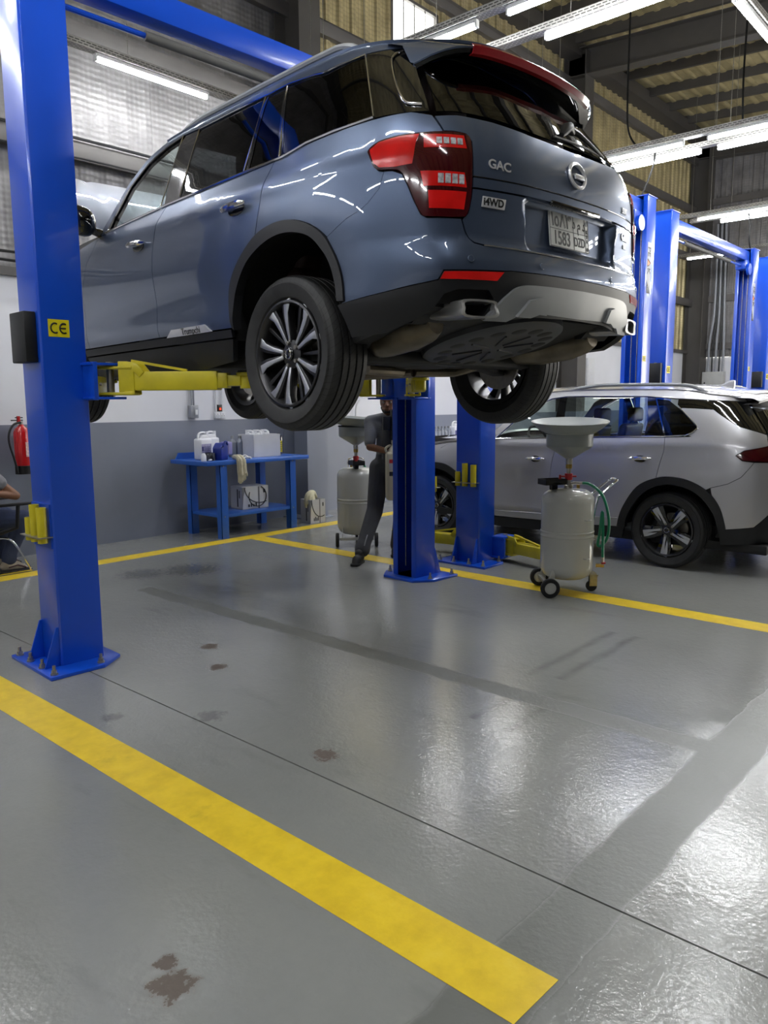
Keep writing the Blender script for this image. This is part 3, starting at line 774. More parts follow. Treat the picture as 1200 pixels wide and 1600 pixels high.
def wheel(root, x, y, z, sg, R, width, rim, style):
    """wheel turned outwards along sg*x; parts: tyre, barrel, each spoke, cap, nuts, brake disc"""
    h = width / 2
    gro = (-.062, -.022, .022, .062)
    prof = [(rim + .004, h - .03), (rim + .018, h - .012), (rim + .05, h + .0), ((rim + R) / 2 + .02, h + .004), (R - .035, h - .006), (R - .014, h - .016), (R - .005, h - .030)]
    for g in reversed(gro): prof += [(R, g + .0055), (R - .009, g + .004), (R - .009, g - .004), (R, g - .0055)]
    prof += [(R - .005, -h + .030), (R - .014, -h + .016), (R - .035, -h + .006), (rim + .05, -h), (rim + .004, -h + .03)]
    ty = MB().lathe(prof, 72, caps=False).build('wheel', MTYRE, root, angle=30)
    # tyre mesh is the wheel's own body; keep tread coordinates about the axle (x) for the sipe pattern
    ty.data.transform(Matrix.Rotation(sg * PI / 2, 4, 'Y')); ty.location = (x, y, z)
    L = Matrix.Rotation(sg * PI / 2, 4, 'Y')
    def part(mb, name, m, **k): return mb.build(name, m, ty, **k)
    pr = [(rim + .006, h - .022), (rim + .004, h - .012), (rim - .006, h - .010), (rim - .014, h - .022), (rim - .022, h - .05), (rim - .03, -h + .03), (rim + .002, -h + .02)]
    part(MB(L).lathe(pr, 56, caps=False), 'rim_barrel', MGUN if style != 'blade' else MALU)
    part(MB(L).lathe([(.001, -.03), (rim * .62, -.03), (rim * .62, -.045), (.001, -.045)], 40), 'brake_disc', MZNC)
    part(MB(L).lathe([(.001, .0), (.075, .0), (.070, h - .045), (.03, h - .035), (.001, h - .035)], 30), 'hub', MGUN)
    part(MB(L).lathe([(.032, h - .036), (.032, h - .026), (.026, h - .022), (.001, h - .021)], 26), 'centre_cap', MGLOSS)
    part(MB(L).tube([(.022 * math.cos(a), .022 * math.sin(a), h - .021) for a in np.linspace(0, 2 * PI, 18, endpoint=False)], .003, 5, closed=True), 'cap_ring', MCHR)
    for k in range(5):
        a = 2 * PI * k / 5 + .3
        part(MB(L).cyl((.055 * math.cos(a), .055 * math.sin(a), h - .05), (.055 * math.cos(a), .055 * math.sin(a), h - .028), .010, n=6), 'wheel_nut', MZNC)
    rr = rim - .006
    def blade(pts, a, z0, z1, name, m):
        """pts (r, tangential); dished: hub end lower than rim end"""
        T = L @ Matrix.Rotation(a, 4, 'Z'); n = len(pts); vs = []
        for dz in (0, z1 - z0):
            for r_, q in pts: vs.append((r_, q, z0 + dz - .022 * (1 - min(1, r_ / rr)) ** 1.0))
        fs = [tuple(range(n)), tuple(reversed(range(n, 2 * n)))] + [(i, i + n, (i + 1) % n + n, (i + 1) % n) for i in range(n)]
        part(MB().add(vs, fs, T), name, m, bevel=.0025)
    zf = h - .020
    if style == 'ten':
        for k in range(5):
            a = 2 * PI * k / 5 + PI / 2
            for e in (-1, 1):
                face = [(.062, e * .004), (.062, e * .017), (.13, e * .030), (.19, e * .048), (rr, e * .092), (rr, e * .040), (.19, e * .024), (.13, e * .014)]
                face = [(r_, q * 1.25) for r_, q in face]
                if e < 0: face = face[::-1]
                blade(face, a, zf - .004, zf, 'spoke', MALU)
                deep = [(.055, e * .002), (.055, e * .022), (.12, e * .040), (.19, e * .060), (rr, e * .098), (rr, e * .030), (.19, e * .014), (.12, e * .006)]
                if e < 0: deep = deep[::-1]
                blade(deep, a, zf - .045, zf - .0045, 'spoke_flank', MGUN)
            blade([(.07, -.006), (.07, .006), (rr, .012), (rr, -.012)], a + PI / 5, zf - .05, zf - .025, 'rear_blade', MGUN)
    else:
        for k in range(5):
            a = 2 * PI * k / 5 + .35
            blade([(.050, -.012), (.050, .010), (.12, .020), (rr, .052), (rr, .014), (.12, .0)], a, zf - .004, zf, 'spoke', MALU)
            blade([(.085, .038), (.11, .058), (.17, .088), (rr - .004, .108), (rr, .074), (.17, .058)], a - .12, zf - .004, zf, 'spoke', MALU)
            blade([(.05, -.030), (.05, .050), (.12, .085), (rr, .115), (rr, -.022), (.12, -.022)], a - .05, zf - .05, zf - .0045, 'spoke_flank', MGLOSS)
    return ty
# ------------------------------------------------------------------ slate blue SUV on the lift
MPB = paint('slate_blue_metallic', '#4b5870', .62)
GLD = glass('privacy_glass', (.05, .055, .06)); GLC = glass('clear_glass', (.78, .84, .83))
MINT = mat('dark_interior_trim', '#1b1a1b', .7, var=.2); MSEAT = mat('brown_leather', '#3a2522', .55, var=.15)
blue = thing('lifted_suv', 'slate blue metallic SUV raised on the lift with its bonnet open', 'car', (3.469, 2.835, 1.740), -.086)
CB = Car(blue, blue_body())
B_ = CB
def seg(*pts): return list(pts)
aout = catmull([(2.133,.155),(2.145,.33),(2.065,.452),(1.90,.561),(1.748,.601),(1.604,.599),(1.47,.56),(1.359,.486),(1.3,.376),(1.256,.202)], 5)
ain = catmull([(2.112,.137),(2.105,.216),(2.072,.335),(1.965,.455),(1.795,.528),(1.63,.545),(1.47,.508),(1.372,.419),(1.328,.311),(1.299,.205)], 5)
FS = 2.845
faout = [(a + FS, b) for a, b in aout]; fain = [(a + FS, b) for a, b in ain]
def upto(c, s0): return [p for p in c if p[0] >= s0]
def below(c, s0): return [p for p in c if p[0] <= s0]
gap1 = catmull([(2.866,.897),(2.93,.80),(2.975,.69),(2.988,.568),(2.972,.383),(2.938,.151)], 4)
gap2 = catmull([(1.808,.913),(1.832,.83),(1.855,.745),(1.88,.62),(1.895,.563)], 4)
belt = [(3.95,.858),(3.789,.866),(2.866,.897),(2.272,.906),(1.808,.913),(1.777,.913),(1.679,.925),(1.559,.940),(1.35,.946),(1.108,.950),(.917,.953),(.828,.932)]
tail = [(1.115,.804),(1.065,.833),(.969,.846),(.873,.849),(.737,.855),(.685,.849),(.664,.821),(.661,.69),(.665,.594),(.679,.536),(.708,.513),(.851,.511),(.878,.523),(.905,.575),(.933,.639),(.957,.686),(.989,.704),(1.064,.713),(1.092,.737),(1.111,.779)]
tail = catmull(tail, 3, True)
bump = [(1.356,.486),(1.234,.546),(1.168,.566),(1.117,.592),(1.062,.642),(1.040,.708)]
# doors
fd = [(3.95,.858)] + [(3.789,.866)] + gap1 + [(3.955,.142),(4.01,.30),(4.02,.48),(3.99,.70)]
rd = [gap1[-1]] + gap1[::-1][1:] + [(2.272,.906)] + gap2 + [p for p in aout[::-1] if p[0] > 1.90] + [(2.133,.151)]
doors = {}
for nm, pl in (('front_door', fd), ('rear_door', rd)): doors[nm] = B_.patch(nm, pl, MPB, thick=.02)
qp = gap2[::-1] + [(1.777,.913),(1.679,.925),(1.559,.940),(1.35,.946),(1.108,.950),(.917,.953),(.828,.932),(.784,.857)] + [(.873,.849),(.969,.846),(1.065,.833),(1.112,.804),(1.111,.779),(1.092,.737),(1.064,.713),(1.040,.708)] + bump[::-1][1:] + [p for p in aout[::-1] if 1.36 < p[0] < 1.895]
B_.patch('quarter_panel', qp, MPB, thick=.02)
ff = [(3.955,.142),(4.01,.30),(4.02,.48),(3.99,.70),(3.95,.858),(4.3,.83),(4.7,.79),(5.1,.735),(5.1,.49)] + faout[8:] + [(faout[-1][0], .145)]
B_.patch('front_fender', ff, MPB, thick=.02)
# front bumper, grille, lamps (out of view behind the post)
SM = B_.B.smax
fb = faout[:9] + [(5.1,.49), (5.1,.60), (SM - .02,.60), (SM - .02,.05), (4.99,.06)]
B_.patch('front_bumper', fb, MPB, thick=.02)
B_.patch('headlamp', [(5.1,.61),(5.1,.735),(5.75,.72),(5.75,.61)], MLED, thick=.02)
B_.patch('grille_half', [(5.76,.30),(5.76,.72),(SM - .02,.72),(SM - .02,.30)], MGLOSS, off=.012, thick=.02)
# rear bumper, one piece round the tail
ctop = [(1.283,.193),(1.039,.222),(.86,.253),(.823,.262),(.806,.298),(.52,.309),(.484,.312),(.2,.316),(0,.317)]
rb = [(1.256,.202)] + [p for p in aout[::-1] if p[0] < 1.357] + bump + [(1.0,.705),(.957,.686),(.933,.639),(.905,.575),(.878,.523),(.851,.509),(.708,.511),(.693,.465),(.674,.431),(.656,.415),(.611,.407),(.3,.402)]
rbt = rb + [(-a, b) for a, b in rb[::-1]]
rbb = ctop + [(-a, b) for a, b in ctop[::-1] if a > 0]
B_.patch('rear_bumper', rbt + rbb[::-1], MPB, off=.004, thick=.024, mirror=False, grid=.045)
B_.bead('bumper_bright_line', [(.612,.408),(.3,.404),(0,.402),(-.3,.404),(-.612,.408)], .004, MCHR, off=.006, mirror=False)
cl = [(1.30,.19)] + ctop
clb = [(1.20,.047),(1.01,.055),(.90,.10),(.825,.145),(.79,.205),(.73,.226),(.59,.227),(.56,.197),(.60,.115),(.47,.112),(.3,.135),(0,.14)]
B_.patch('bumper_cladding', cl + [(-a, b) for a, b in cl[::-1] if a > 0] + [(-a, b) for a, b in clb] + [p for p in clb[::-1] if p[0] > 0], MTRIM, off=.008, thick=.03, mirror=False, grid=.045)
B_.patch('rear_reflector', [(.820,.262),(.804,.295),(.52,.306),(.556,.266)], MRED, off=.012, thick=.02)
sk = catmull([(.60,.112),(.545,.17),(.49,.222),(.437,.255),(.33,.268),(0,.272)], 4)
skb = [(.60,.112),(.47,.112),(.414,.137),(.35,.139),(.283,.155),(.2,.153),(0,.150)]
B_.patch('skid_plate', sk + [(-a, b) for a, b in sk[::-1][1:]] + [(-a, b) for a, b in skb[1:]] + skb[::-1][1:-1], MPEW, off=.024, thick=.03, mirror=False, grid=.03)
B_.patch('skid_foot', [(.43,.140),(.375,.205),(.30,.222),(.262,.21),(.25,.155),(.30,.156),(.35,.140)], MPEW, off=.040, thick=.04, gap=0)
# sills
B_.patch('door_cladding', [(2.15,.147),(2.15,.103),(2.93,.099),(4.05,.090),(4.05,.138),(2.93,.147)], MTRIM, off=.006, thick=.02)
B_.patch('sill_panel', [(2.16,.098),(2.20,-.02),(2.5,-.05),(4.0,-.06),(4.07,.085),(2.93,.094)], MTRIM, off=-.002, thick=.03)
def ring(o, i): return o + i[::-1]
B_.patch('wheel_arch_trim', ring(aout, ain), MTRIM, off=.014, thick=.05, gap=.001)
B_.patch('wheel_arch_trim', ring(faout, fain), MTRIM, off=.014, thick=.05, gap=.001)
# name strip on the rear door
for o in B_.patch('badge_strip', [(2.842,.143),(2.77,.187),(2.403,.191),(2.335,.147)], MSAT, off=.010, thick=.01):
    pass
F = B_.at(2.55, .166, .0112)
text('door_lettering', 'Trumpchi', .052, MINK, blue, F @ Matrix.Diagonal((-1, 1, 1, 1)) if F.col[0][1] > 0 else F, extrude=.0006)
# tail lamps
for sg, o in zip((1, -1), B_.patch('tail_lamp', tail, MREDD, off=.010, thick=.03, gap=.003)):
    def tl(name, pl, m, off): return B_mir(name, pl, m, off, sg, o)
    def B_mir(name, pl, m, off, sg, par): return B_.patch(name, [(a * sg, b) for a, b in pl], m, off=off, thick=.006, parent=par, mirror=False, gap=0)
    tl('lens_wing', [(1.102,.800),(1.06,.824),(.969,.836),(.885,.838),(.90,.80),(.915,.722),(.99,.716),(1.058,.724),(1.085,.745),(1.098,.78)], MRED, .0125)
    tl('lens_bar', [(.868,.836),(.70,.838),(.69,.786),(.868,.782)], MRED, .0125)
    tl('lens_bar', [(.882,.690),(.70,.690),(.69,.632),(.868,.632)], MRED, .0125)
    tl('lens_lower', [(.85,.615),(.69,.615),(.70,.545),(.845,.545)], MRED, .0115)
    for k in range(4):
        a = .818 - k * .029
        tl('led_block', [(a, .822), (a - .022, .822), (a - .022, .797), (a, .797)], MLED, .0155)
        tl('led_block', [(a - .006, .680), (a - .028, .680), (a - .028, .643), (a - .006, .643)], MLED, .0155)
# tailgate
gt = [(.784,.857),(.74,.859),(.682,.853),(.659,.822),(.656,.684),(.3,.684),(0,.684)]
gg = [(.820,.925),(.716,.936),(.541,.930),(.299,.909),(0,.900)]
tg = B_.patch('tailgate', gg[::1] + [(-a, b) for a, b in gg[::-1][1:]] + [(-a, b) for a, b in gt] + gt[::-1][1:], MPB, off=.003, thick=.02, mirror=False, grid=.04)
B_.patch('tailgate_band', mir([(.656,.681),(0,.681)]) + mir([(.657,.638),(0,.638)])[::-1], MPB, off=.003, thick=.02, mirror=False, parent=tg, grid=.04)
glw = [(.659,.634),(.662,.594),(.676,.534),(.704,.508),(.690,.465),(.672,.431),(.654,.417),(.609,.411),(.3,.406),(0,.404)]
glw_t = [(.659,.634),(.43,.634),(.2,.634),(0,.634)]
B_.patch('tailgate_lower', glw_t + [(-a, b) for a, b in glw_t[::-1] if a > 0] + [(-a, b) for a, b in glw[1:]] + glw[::-1][1:-1], MPB, off=.003, thick=.02, mirror=False, parent=tg, grid=.022)
B_.bead('tailgate_crease', [(.655,.683),(.3,.683),(0,.683),(-.3,.683),(-.655,.683)], .0025, MGLOSS, off=.003, mirror=False, parent=tg)
gw = [(.808,.948),(.716,.956),(.541,.950),(.299,.929),(0,.921)]
rg = B_.patch('rear_window', gw + [(-a, b) for a, b in gw[::-1][1:]] + [(-.775,1.30),(-.4,1.33),(0,1.335),(.4,1.33),(.775,1.30)], GLD, off=.0, thick=.005, mirror=False)
def on_skin(pts, off): return [tuple(B_.B.P(a, b) + B_.B.N(a, b) * o_) for (a, b), o_ in zip(pts, off)]
rwp = MB().tube(on_skin([(.06,.955),(.01,.985),(-.03,1.0),(-.07,.985)], [.02,.035,.035,.025]), [.012,.026,.026,.012], 10).build('rear_wiper', MBLK, blue)
MB().tube(on_skin([(-.03,1.0),(-.10,.985),(-.20,.955),(-.34,.945)], [.03,.035,.028,.012]), [.018,.014,.010,.007], 8).build('wiper_arm', MBLK, rwp)
MB().tube(on_skin([(.12,.945),(-.05,.950),(-.20,.948),(-.36,.945)], [.010,.010,.010,.010]), .006, 6).build('wiper_blade', MBLK, rwp)
# D-pillar in gloss black with the bright swoosh
B_.patch('pillar_trim', [(1.10,.955),(.835,.950),(.812,1.312),(1.105,1.314)], MGLOSS, thick=.01)
B_.bead('bright_swoosh', [(.812,1.293),(.88,1.285),(.925,1.255),(.94,1.20),(.946,1.101),(.940,1.03),(.92,.995),(.86,.985)], .0055, MCHR, off=.005)
# side glass and pillars
fw = [(3.76,.876),(3.744,.968),(3.631,1.139),(3.417,1.26),(3.189,1.324),(2.994,1.35),(2.906,.906)]
rw = [(2.726,.918),(2.796,1.342),(2.125,1.337),(2.054,.920)]
rx = [(2.034,.921),(2.10,1.336),(1.95,1.330),(1.79,.922)]
qw = [(1.755,.922),(1.928,1.342),(1.80,1.325),(1.682,1.313),(1.581,1.297),(1.391,1.297),(1.112,1.303),(1.106,.962),(1.561,.950),(1.64,.930)]
for o in B_.patch('front_window', fw, GLC, off=-.004, thick=.004): pass
B_.patch('rear_door_window', rw, GLD, off=-.003, thick=.004)
B_.patch('fixed_window', rx, GLD, off=-.003, thick=.004)
B_.patch('quarter_window', qw, GLD, off=-.002, thick=.004)
B_.patch('door_pillar', [(2.996,1.352),(2.908,.904),(2.81,.906),(2.724,.916),(2.797,1.344)], MGLOSS, off=-.002, thick=.012, gap=.0)
B_.patch('window_divider', [(2.127,1.338),(2.056,.917),(2.032,.918),(2.098,1.337)], MGLOSS, off=.0, thick=.012, gap=0)
B_.patch('window_divider', [(1.952,1.332),(1.792,.918),(1.753,.918),(1.930,1.343)], MGLOSS, off=.0, thick=.012, gap=0)
B_.bead('window_bright_trim', [(2.072,.92),(2.125,1.335)], .004, MCHR, smooth=0)
B_.bead('window_bright_trim', [(1.773,.92),(1.94,1.335)], .004, MCHR, smooth=0)
B_.bead('window_bright_trim', [(2.728,.92),(2.799,1.345),(2.45,1.347),(2.1,1.342),(1.93,1.347),(1.80,1.331),(1.682,1.319),(1.581,1.303),(1.391,1.303),(1.106,1.309),(1.101,.962)], .0045, MCHR, smooth=0)
B_.bead('window_bright_trim', [(2.94,.905),(3.0,1.352)], .004, MCHR, smooth=0)
B_.bead('belt_bright_trim', [(3.82,.870),(2.866,.901),(2.272,.910),(1.808,.918),(1.75,.917),(1.69,.925),(1.561,.945),(1.35,.951),(1.10,.957)], .007, MCHR, smooth=0)
# cant rail / A-pillar
lo = [(3.81,.868),(3.765,.975),(3.652,1.148),(3.43,1.272),(3.19,1.337),(2.99,1.363),(2.80,1.357),(2.10,1.352),(1.93,1.357),(1.80,1.342),(1.69,1.330),(1.58,1.314),(1.39,1.314),(1.10,1.318),(.79,1.315)]
ZE = pchip([.74,1.0,1.3,1.6,1.9,2.9,3.1,3.27],[1.345,1.362,1.382,1.396,1.402,1.402,1.395,1.380])
hi = [(s_, float(ZE(s_))) for s_ in np.linspace(.79, 3.27, 24)] + [(3.50,1.312),(3.72,1.185),(3.88,1.01),(3.97,.862)]
B_.patch('cant_rail', lo + hi, MPB, off=0, thick=.02, gap=0)
B_.patch('front_window_surround', [(3.81,.866),(3.768,.972),(3.655,1.146),(3.43,1.270),(3.19,1.335),(2.994,1.362),(2.990,1.350),(3.18,1.322),(3.41,1.256),(3.62,1.136),(3.73,.968),(3.745,.876)], MGLOSS, off=.003, thick=.03, gap=0)
# roof skin and windscreen
def roof_rows(s0, s1, n, crown, off=0.0):
    rows = []
    for s_ in np.linspace(s0, s1, n):
        e = B_.B.P(s_, float(ZE(s_))); bow = .14 * float(sst(s_, 2.0, 3.27)) - .10 * float(1 - sst(s_, .74, 1.5))
        rows.append([(-abs(e[0]) * t, e[1] + bow * (1 - t * t), e[2] + off + crown * (1 - abs(t) ** 2.4)) for t in np.linspace(-1, 1, 25)])
    return rows
MB().grid(roof_rows(.74, 3.27, 40, .062)).build('roof', MPB, blue, solid=-.012, angle=60)
MB().grid(roof_rows(.9, 3.1, 12, .05, -.05)).build('headliner', MINT, blue)
scr = []
for s_, z_, bw, cr in ((3.985,.87,.30,.03),(3.90,1.0,.27,.035),(3.74,1.18,.22,.045),(3.52,1.305,.17,.055),(3.29,1.378,.14,.062)):
    e = B_.B.P(s_, z_); scr.append([(-abs(e[0]) * t * -1 * .985, e[1] + bw * (1 - t * t), e[2] + cr * (1 - abs(t) ** 2.4)) for t in np.linspace(-1, 1, 21)])
MB().grid(scr).build('windscreen', GLC, blue, angle=60)
# roof rails
for sg in (1, -1):
    pts = []
    for s_ in np.linspace(1.25, 3.12, 26):
        e = B_.B.P(s_, float(ZE(s_))); u = (s_ - 1.25) / 1.87
        pts.append((e[0] * .965 * sg, e[1], e[2] + .006 + .034 * min(1, 7 * u, 7 * (1 - u)) ** .6))
    MB().tube(pts, .017, 8).build('roof_rail', MPEW, blue)
# spoiler with brake light
def sp_rear(t): k = t * t; return -.828 + .05 * k + .15 * k ** 4, 1.312 - .035 * k - .06 * k ** 4
sp_t = []; sp_u = []
for t in np.linspace(-1, 1, 33):
    x = t * .655; k = t * t; yf = float(B_.B.P(.80, 1.34)[1]) + .03
    yr, zr_ = sp_rear(t); zf_ = float(ZE(.80)) + .060 * (1 - abs(t) ** 2.4)
    sp_t.append([(x, yf + .06, zf_), (x, yf * .6 + yr * .4, zf_ * .6 + zr_ * .4 + .010), (x, yr + .02, zr_ + .007), (x, yr, zr_ - .003), (x, yr + .004, zr_ - .010)])
    sp_u.append([(x * .995, yr + .004, zr_ - .010), (x * .99, yr + .010, zr_ - .026), (x * .98, yr + .06, zr_ - .032), (x * .97, yr + .14, zr_ - .022), (x * .97, yf + .04, zf_ - .04)])
MB().grid(sp_t).build('spoiler', MPB, blue, angle=50)
MB().grid(sp_u).build('spoiler_underside', MGLOSS, blue, angle=50)
br = []
for t in np.linspace(-.70, .70, 21):
    x = t * .655; yr, zr_ = sp_rear(t)
    br.append([(x, yr + .006, zr_ + .006), (x, yr - .004, zr_ - .004), (x, yr + .004, zr_ - .030), (x, yr + .02, zr_ - .034)])
MB().grid(br).build('brake_light', mat('brake_light_red', '#7d1118', .2, coat=.6), blue, solid=-.004)
# emblem, letters and number plate
E0 = B_.at(0.0, .785, .010)
em = MB(E0).tube([(.062 * math.cos(a), .055 * math.sin(a), 0) for a in np.linspace(0, 2 * PI, 32, endpoint=False)], .0085, 8, closed=True).build('emblem', MSAT, blue)
MB(E0).box(-.022, .050, -.016, .006, -.004, .007).build('emblem_bar', MSAT, em, bevel=.002)
def tail_text(body, s_, z_, size, m, sx=1.0, bold=.001):
    M = B_.at(s_, z_, .006); return text('tail_lettering', body, size, m, blue, M, extrude=.002, sx=sx, bold=bold)
tail_text('GAC', .523, .739, .052, MSAT, 1.1)
o = MB(B_.at(.556, .585, .006)).prism([(-.062,-.022),(.058,-.022),(.066,.022),(-.056,.022)], 0, .005, 'z').build('drive_badge', MSAT, blue, bevel=.002)
text('badge_lettering', 'i4WD', .042, MINK, o, B_.at(.556, .585, .0115), extrude=.001, bold=.0012)
tail_text('320T', -.50, .714, .038, MSAT); tail_text('GS8', -.50, .585, .052, MSAT, 1.1); tail_text('GT', -.50, .539, .03, MSAT)
MPL = mat('plate_white', '#c9cac6', .4, var=.04)
PM = frame((0, -1.005, .545), (1, 0, 0), (0, .10, 1))
pl = MB(PM).box(-.162, .162, -.082, .082, -.006, .002).build('number_plate', MPL, blue, bevel=.003)
mb = MB(PM); mb.box(-.158, .158, -.0012, .0012, .002, .003); mb.box(.03, .0324, -.078, .078, .002, .003); mb.box(.128, .1304, -.078, .078, .002, .003)
mb.build('plate_rules', MINK, pl)
mb = MB(PM)
for a0, a1, b0, b1 in ((-.160, .160, .0785, .0805), (-.160, .160, -.0805, -.0785), (-.160, -.158, -.08, .08), (.158, .160, -.08, .08)): mb.box(a0, a1, b0, b1, .002, .003)
mb.build('plate_border', MINK, pl)
def pt(body, x, y, size, sx=1.0, bold=.0008): text('plate_lettering', body, size, MINK, pl, PM @ Matrix.Translation((x, y, .0026)), sx=sx, bold=bold)
pt('1583', -.066, -.042, .088, .80); pt('DZD', .079, -.042, .060, .72)
pt('\u0661\u0665\u0668\u0663', -.066, .038, .088, .95); pt('\u062f \u0645 \u062f', .079, .040, .066, .85)
pt('K\nS\nA', .1445, -.005, .022); MB(PM).cyl((.1445, -.064, .002), (.1445, -.064, .003), .009, n=16).build('plate_mark', MINK, pl)
MB(PM).cyl((.1445, .055, .002), (.1445, .055, .003), .011, n=16).build('plate_mark', MPEW, pl)
MB().box(-.20, .20, -1.045, -.98, .628, .650).build('plate_lamp_bar', MGLOSS, blue, bevel=.006)
for sg in (-1, 1):
    for a in (.686, .293):
        M = B_.at(sg * a, .348, .007); MB(M).lathe([(.001, .002), (.013, .002), (.015, 0)], 16).build('parking_sensor', MPB, blue)
# door handles, mirrors
for s0, s1, z0, z1 in ((2.195, 1.945, .735, .740), (3.285, 3.04, .706, .726)):
    nm = 'rear' if s0 < 2.5 else 'front'
    for sg, dr in zip((1, -1), doors[nm + '_door']):
        mid = ((s0 + s1) / 2 * sg, (z0 + z1) / 2)
        M = B_.at(mid[0], mid[1], .0)
        rows = []
        for u in np.linspace(-1, 1, 13):
            r_ = .011 * (1 - abs(u) ** 6) + .004; x = u * .112
            rows.append((x, .0 + .004 * u, .022 + .016 * (1 - u * u)))
        MB(M).tube(rows, [.006 + .0125 * (1 - abs(u) ** 5) for u in np.linspace(-1, 1, 13)], 10).build('door_handle', MCHR, dr)
        pk = [(mid[0] + .075 * math.cos(a), mid[1] - .006 + .034 * math.sin(a)) for a in np.linspace(0, 2 * PI, 18, endpoint=False)]
        B_.patch('handle_cup', pk, MGLOSS, off=.0035, thick=.004, parent=dr, mirror=False, gap=0)
for sg in (-1, 1):
    rows = []
    for u in np.linspace(-1, 1, 9):
        k = (1 - abs(u) ** 3); rows.append([(sg * (1.03 + .105 * u), 2.03 + .09 * k * math.cos(a) + .01, .95 + (.085 * k + .01) * math.sin(a) + .012 * u) for a in np.linspace(0, 2 * PI, 15)])
    MB().grid(rows).build('wing_mirror', MGLOSS, blue, angle=60)
    MB().tube([(sg * .90, 2.02, .88), (sg * .96, 2.03, .895), (sg * 1.0, 2.03, .91)], [.03, .025, .03], 8).build('mirror_stalk', MGLOSS, blue)
# shell, arches, underside
B_.shell(.16, .90, MDARK, (-.05, 2.79))
arch_liner(blue, -.05, .12, .47, .92, .52, MDARK); arch_liner(blue, 2.79, .12, .47, .92, .52, MDARK)
MB().box(-.82, .82, -.30, 3.3, -.04, .02).build('floor_pan', MDARK, blue, bevel=.01)
MB().prism([(-.30, .02), (-.30, .10), (-.86, .22), (-.86, .16), (-.50, .06)], -.80, .80, 'x').build('rear_floor', MDARK, blue)
MT = Matrix.Translation((0, -.56, .035)) @ Matrix.Rotation(math.radians(-14), 4, 'X')
sw = MB().lathe([(.001, 0), (.33, 0), (.365, .02), (.38, .12), (.001, .12)], 44, MT).build('spare_wheel_tray', mat('tray_plastic', '#34353a', .5, var=.2), blue)
for k in range(16):
    a = 2 * PI * k / 16
    MB().lathe([(.001, -.0015), (.036, -.0015), (.042, .001), (.001, .001)], 14, MT @ Matrix.Translation((.275 * math.cos(a), .275 * math.sin(a), 0))).build('tray_hole', MDARK, sw)
for k in range(8):
    a = 2 * PI * k / 8 + .2; ca, sa = math.cos(a), math.sin(a)
    MB(MT).bar((.06 * ca, .06 * sa, -.002), (.22 * ca, .22 * sa, -.002), .012, .010).build('tray_rib', MATS['tray_plastic'], sw)
for sg in (-1, 1):
    MB().tube([(sg * .52, -.22, .05), (sg * .56, -.30, .055), (sg * .62, -.42, .065), (sg * .64, -.60, .085), (sg * .64, -.70, .10), (sg * .64, -.75, .11)], [.05, .075, .09, .09, .075, .05], 16).build('muffler', MRUST, blue)
    MB().tube([(sg * .50, -.16, .03), (sg * .44, -.06, -.03), (sg * .36, .02, -.06), (sg * .05, .06, -.065)], .028, 10).build('exhaust_pipe', MRUST, blue)
    rect = catmull([(-.085, -.032), (.075, -.036), (.088, .0), (.080, .034), (-.07, .036), (-.088, .01)], 4, True)
    rows = []
    for yy, sc_ in ((-.76, .80), (-.95, .98), (-.99, 1.0), (-.99, .78), (-.94, .74), (-.86, .6)):
        rows.append([(sg * .625 + q * sc_ * sg, yy + q * .25 * (1 if sc_ > .5 else 0) * 1.0, .150 + w * sc_) for q, w in rect + rect[:1]])
    et = MB().grid(rows[:5]).build('exhaust_tip', mat('brushed_tip', '#a5a5a5', .3, metal=.7), blue, angle=40)
    MB().grid(rows[4:]).build('tip_bore', MDARK, et)
    MB().prism([(-.70,.10),(-.70,.235),(-.85,.245),(-.86,.21),(-.74,.10)], sg * .54, sg * .78, 'x').build('tip_recess', MDARK, blue)
MB().tube([(.05, .06, -.065), (0, .4, -.07), (.02, 1.2, -.08), (.02, 2.3, -.08)], .032, 10).build('exhaust_pipe', MRUST, blue)
MB().bar((-.66, 0, .0), (.66, 0, .0), .10, .07).build('rear_subframe', MDARK, blue, bevel=.01)
for sg in (-1, 1):
    MB().bar((sg * .35, -.12, -.02), (sg * .74, -.02, -.06), .09, .035).build('lower_arm', mat('cast_arm', '#2d2c2b', .6, metal=.4, var=.2), blue, bevel=.01)
    MB().bar((sg * .40, .25, .0), (sg * .74, .05, -.02), .05, .05).build('trailing_link', MATS['cast_arm'], blue, bevel=.01)
    MB().cyl((sg * .60, -.03, -.02), (sg * .60, .0, .34), .035, n=14).build('shock_absorber', MBLK, blue)
    MB().tube([(sg * .56 + .06 * math.cos(a), -.02 + .06 * math.sin(a), .02 + .011 * a) for a in np.linspace(0, 8 * PI, 64)], .008, 6).build('coil_spring', MBLK, blue)
MB().box(-.16, .16, -.16, .14, -.05, .10).build('rear_differential', MATS['cast_arm'], blue, bevel=.04)
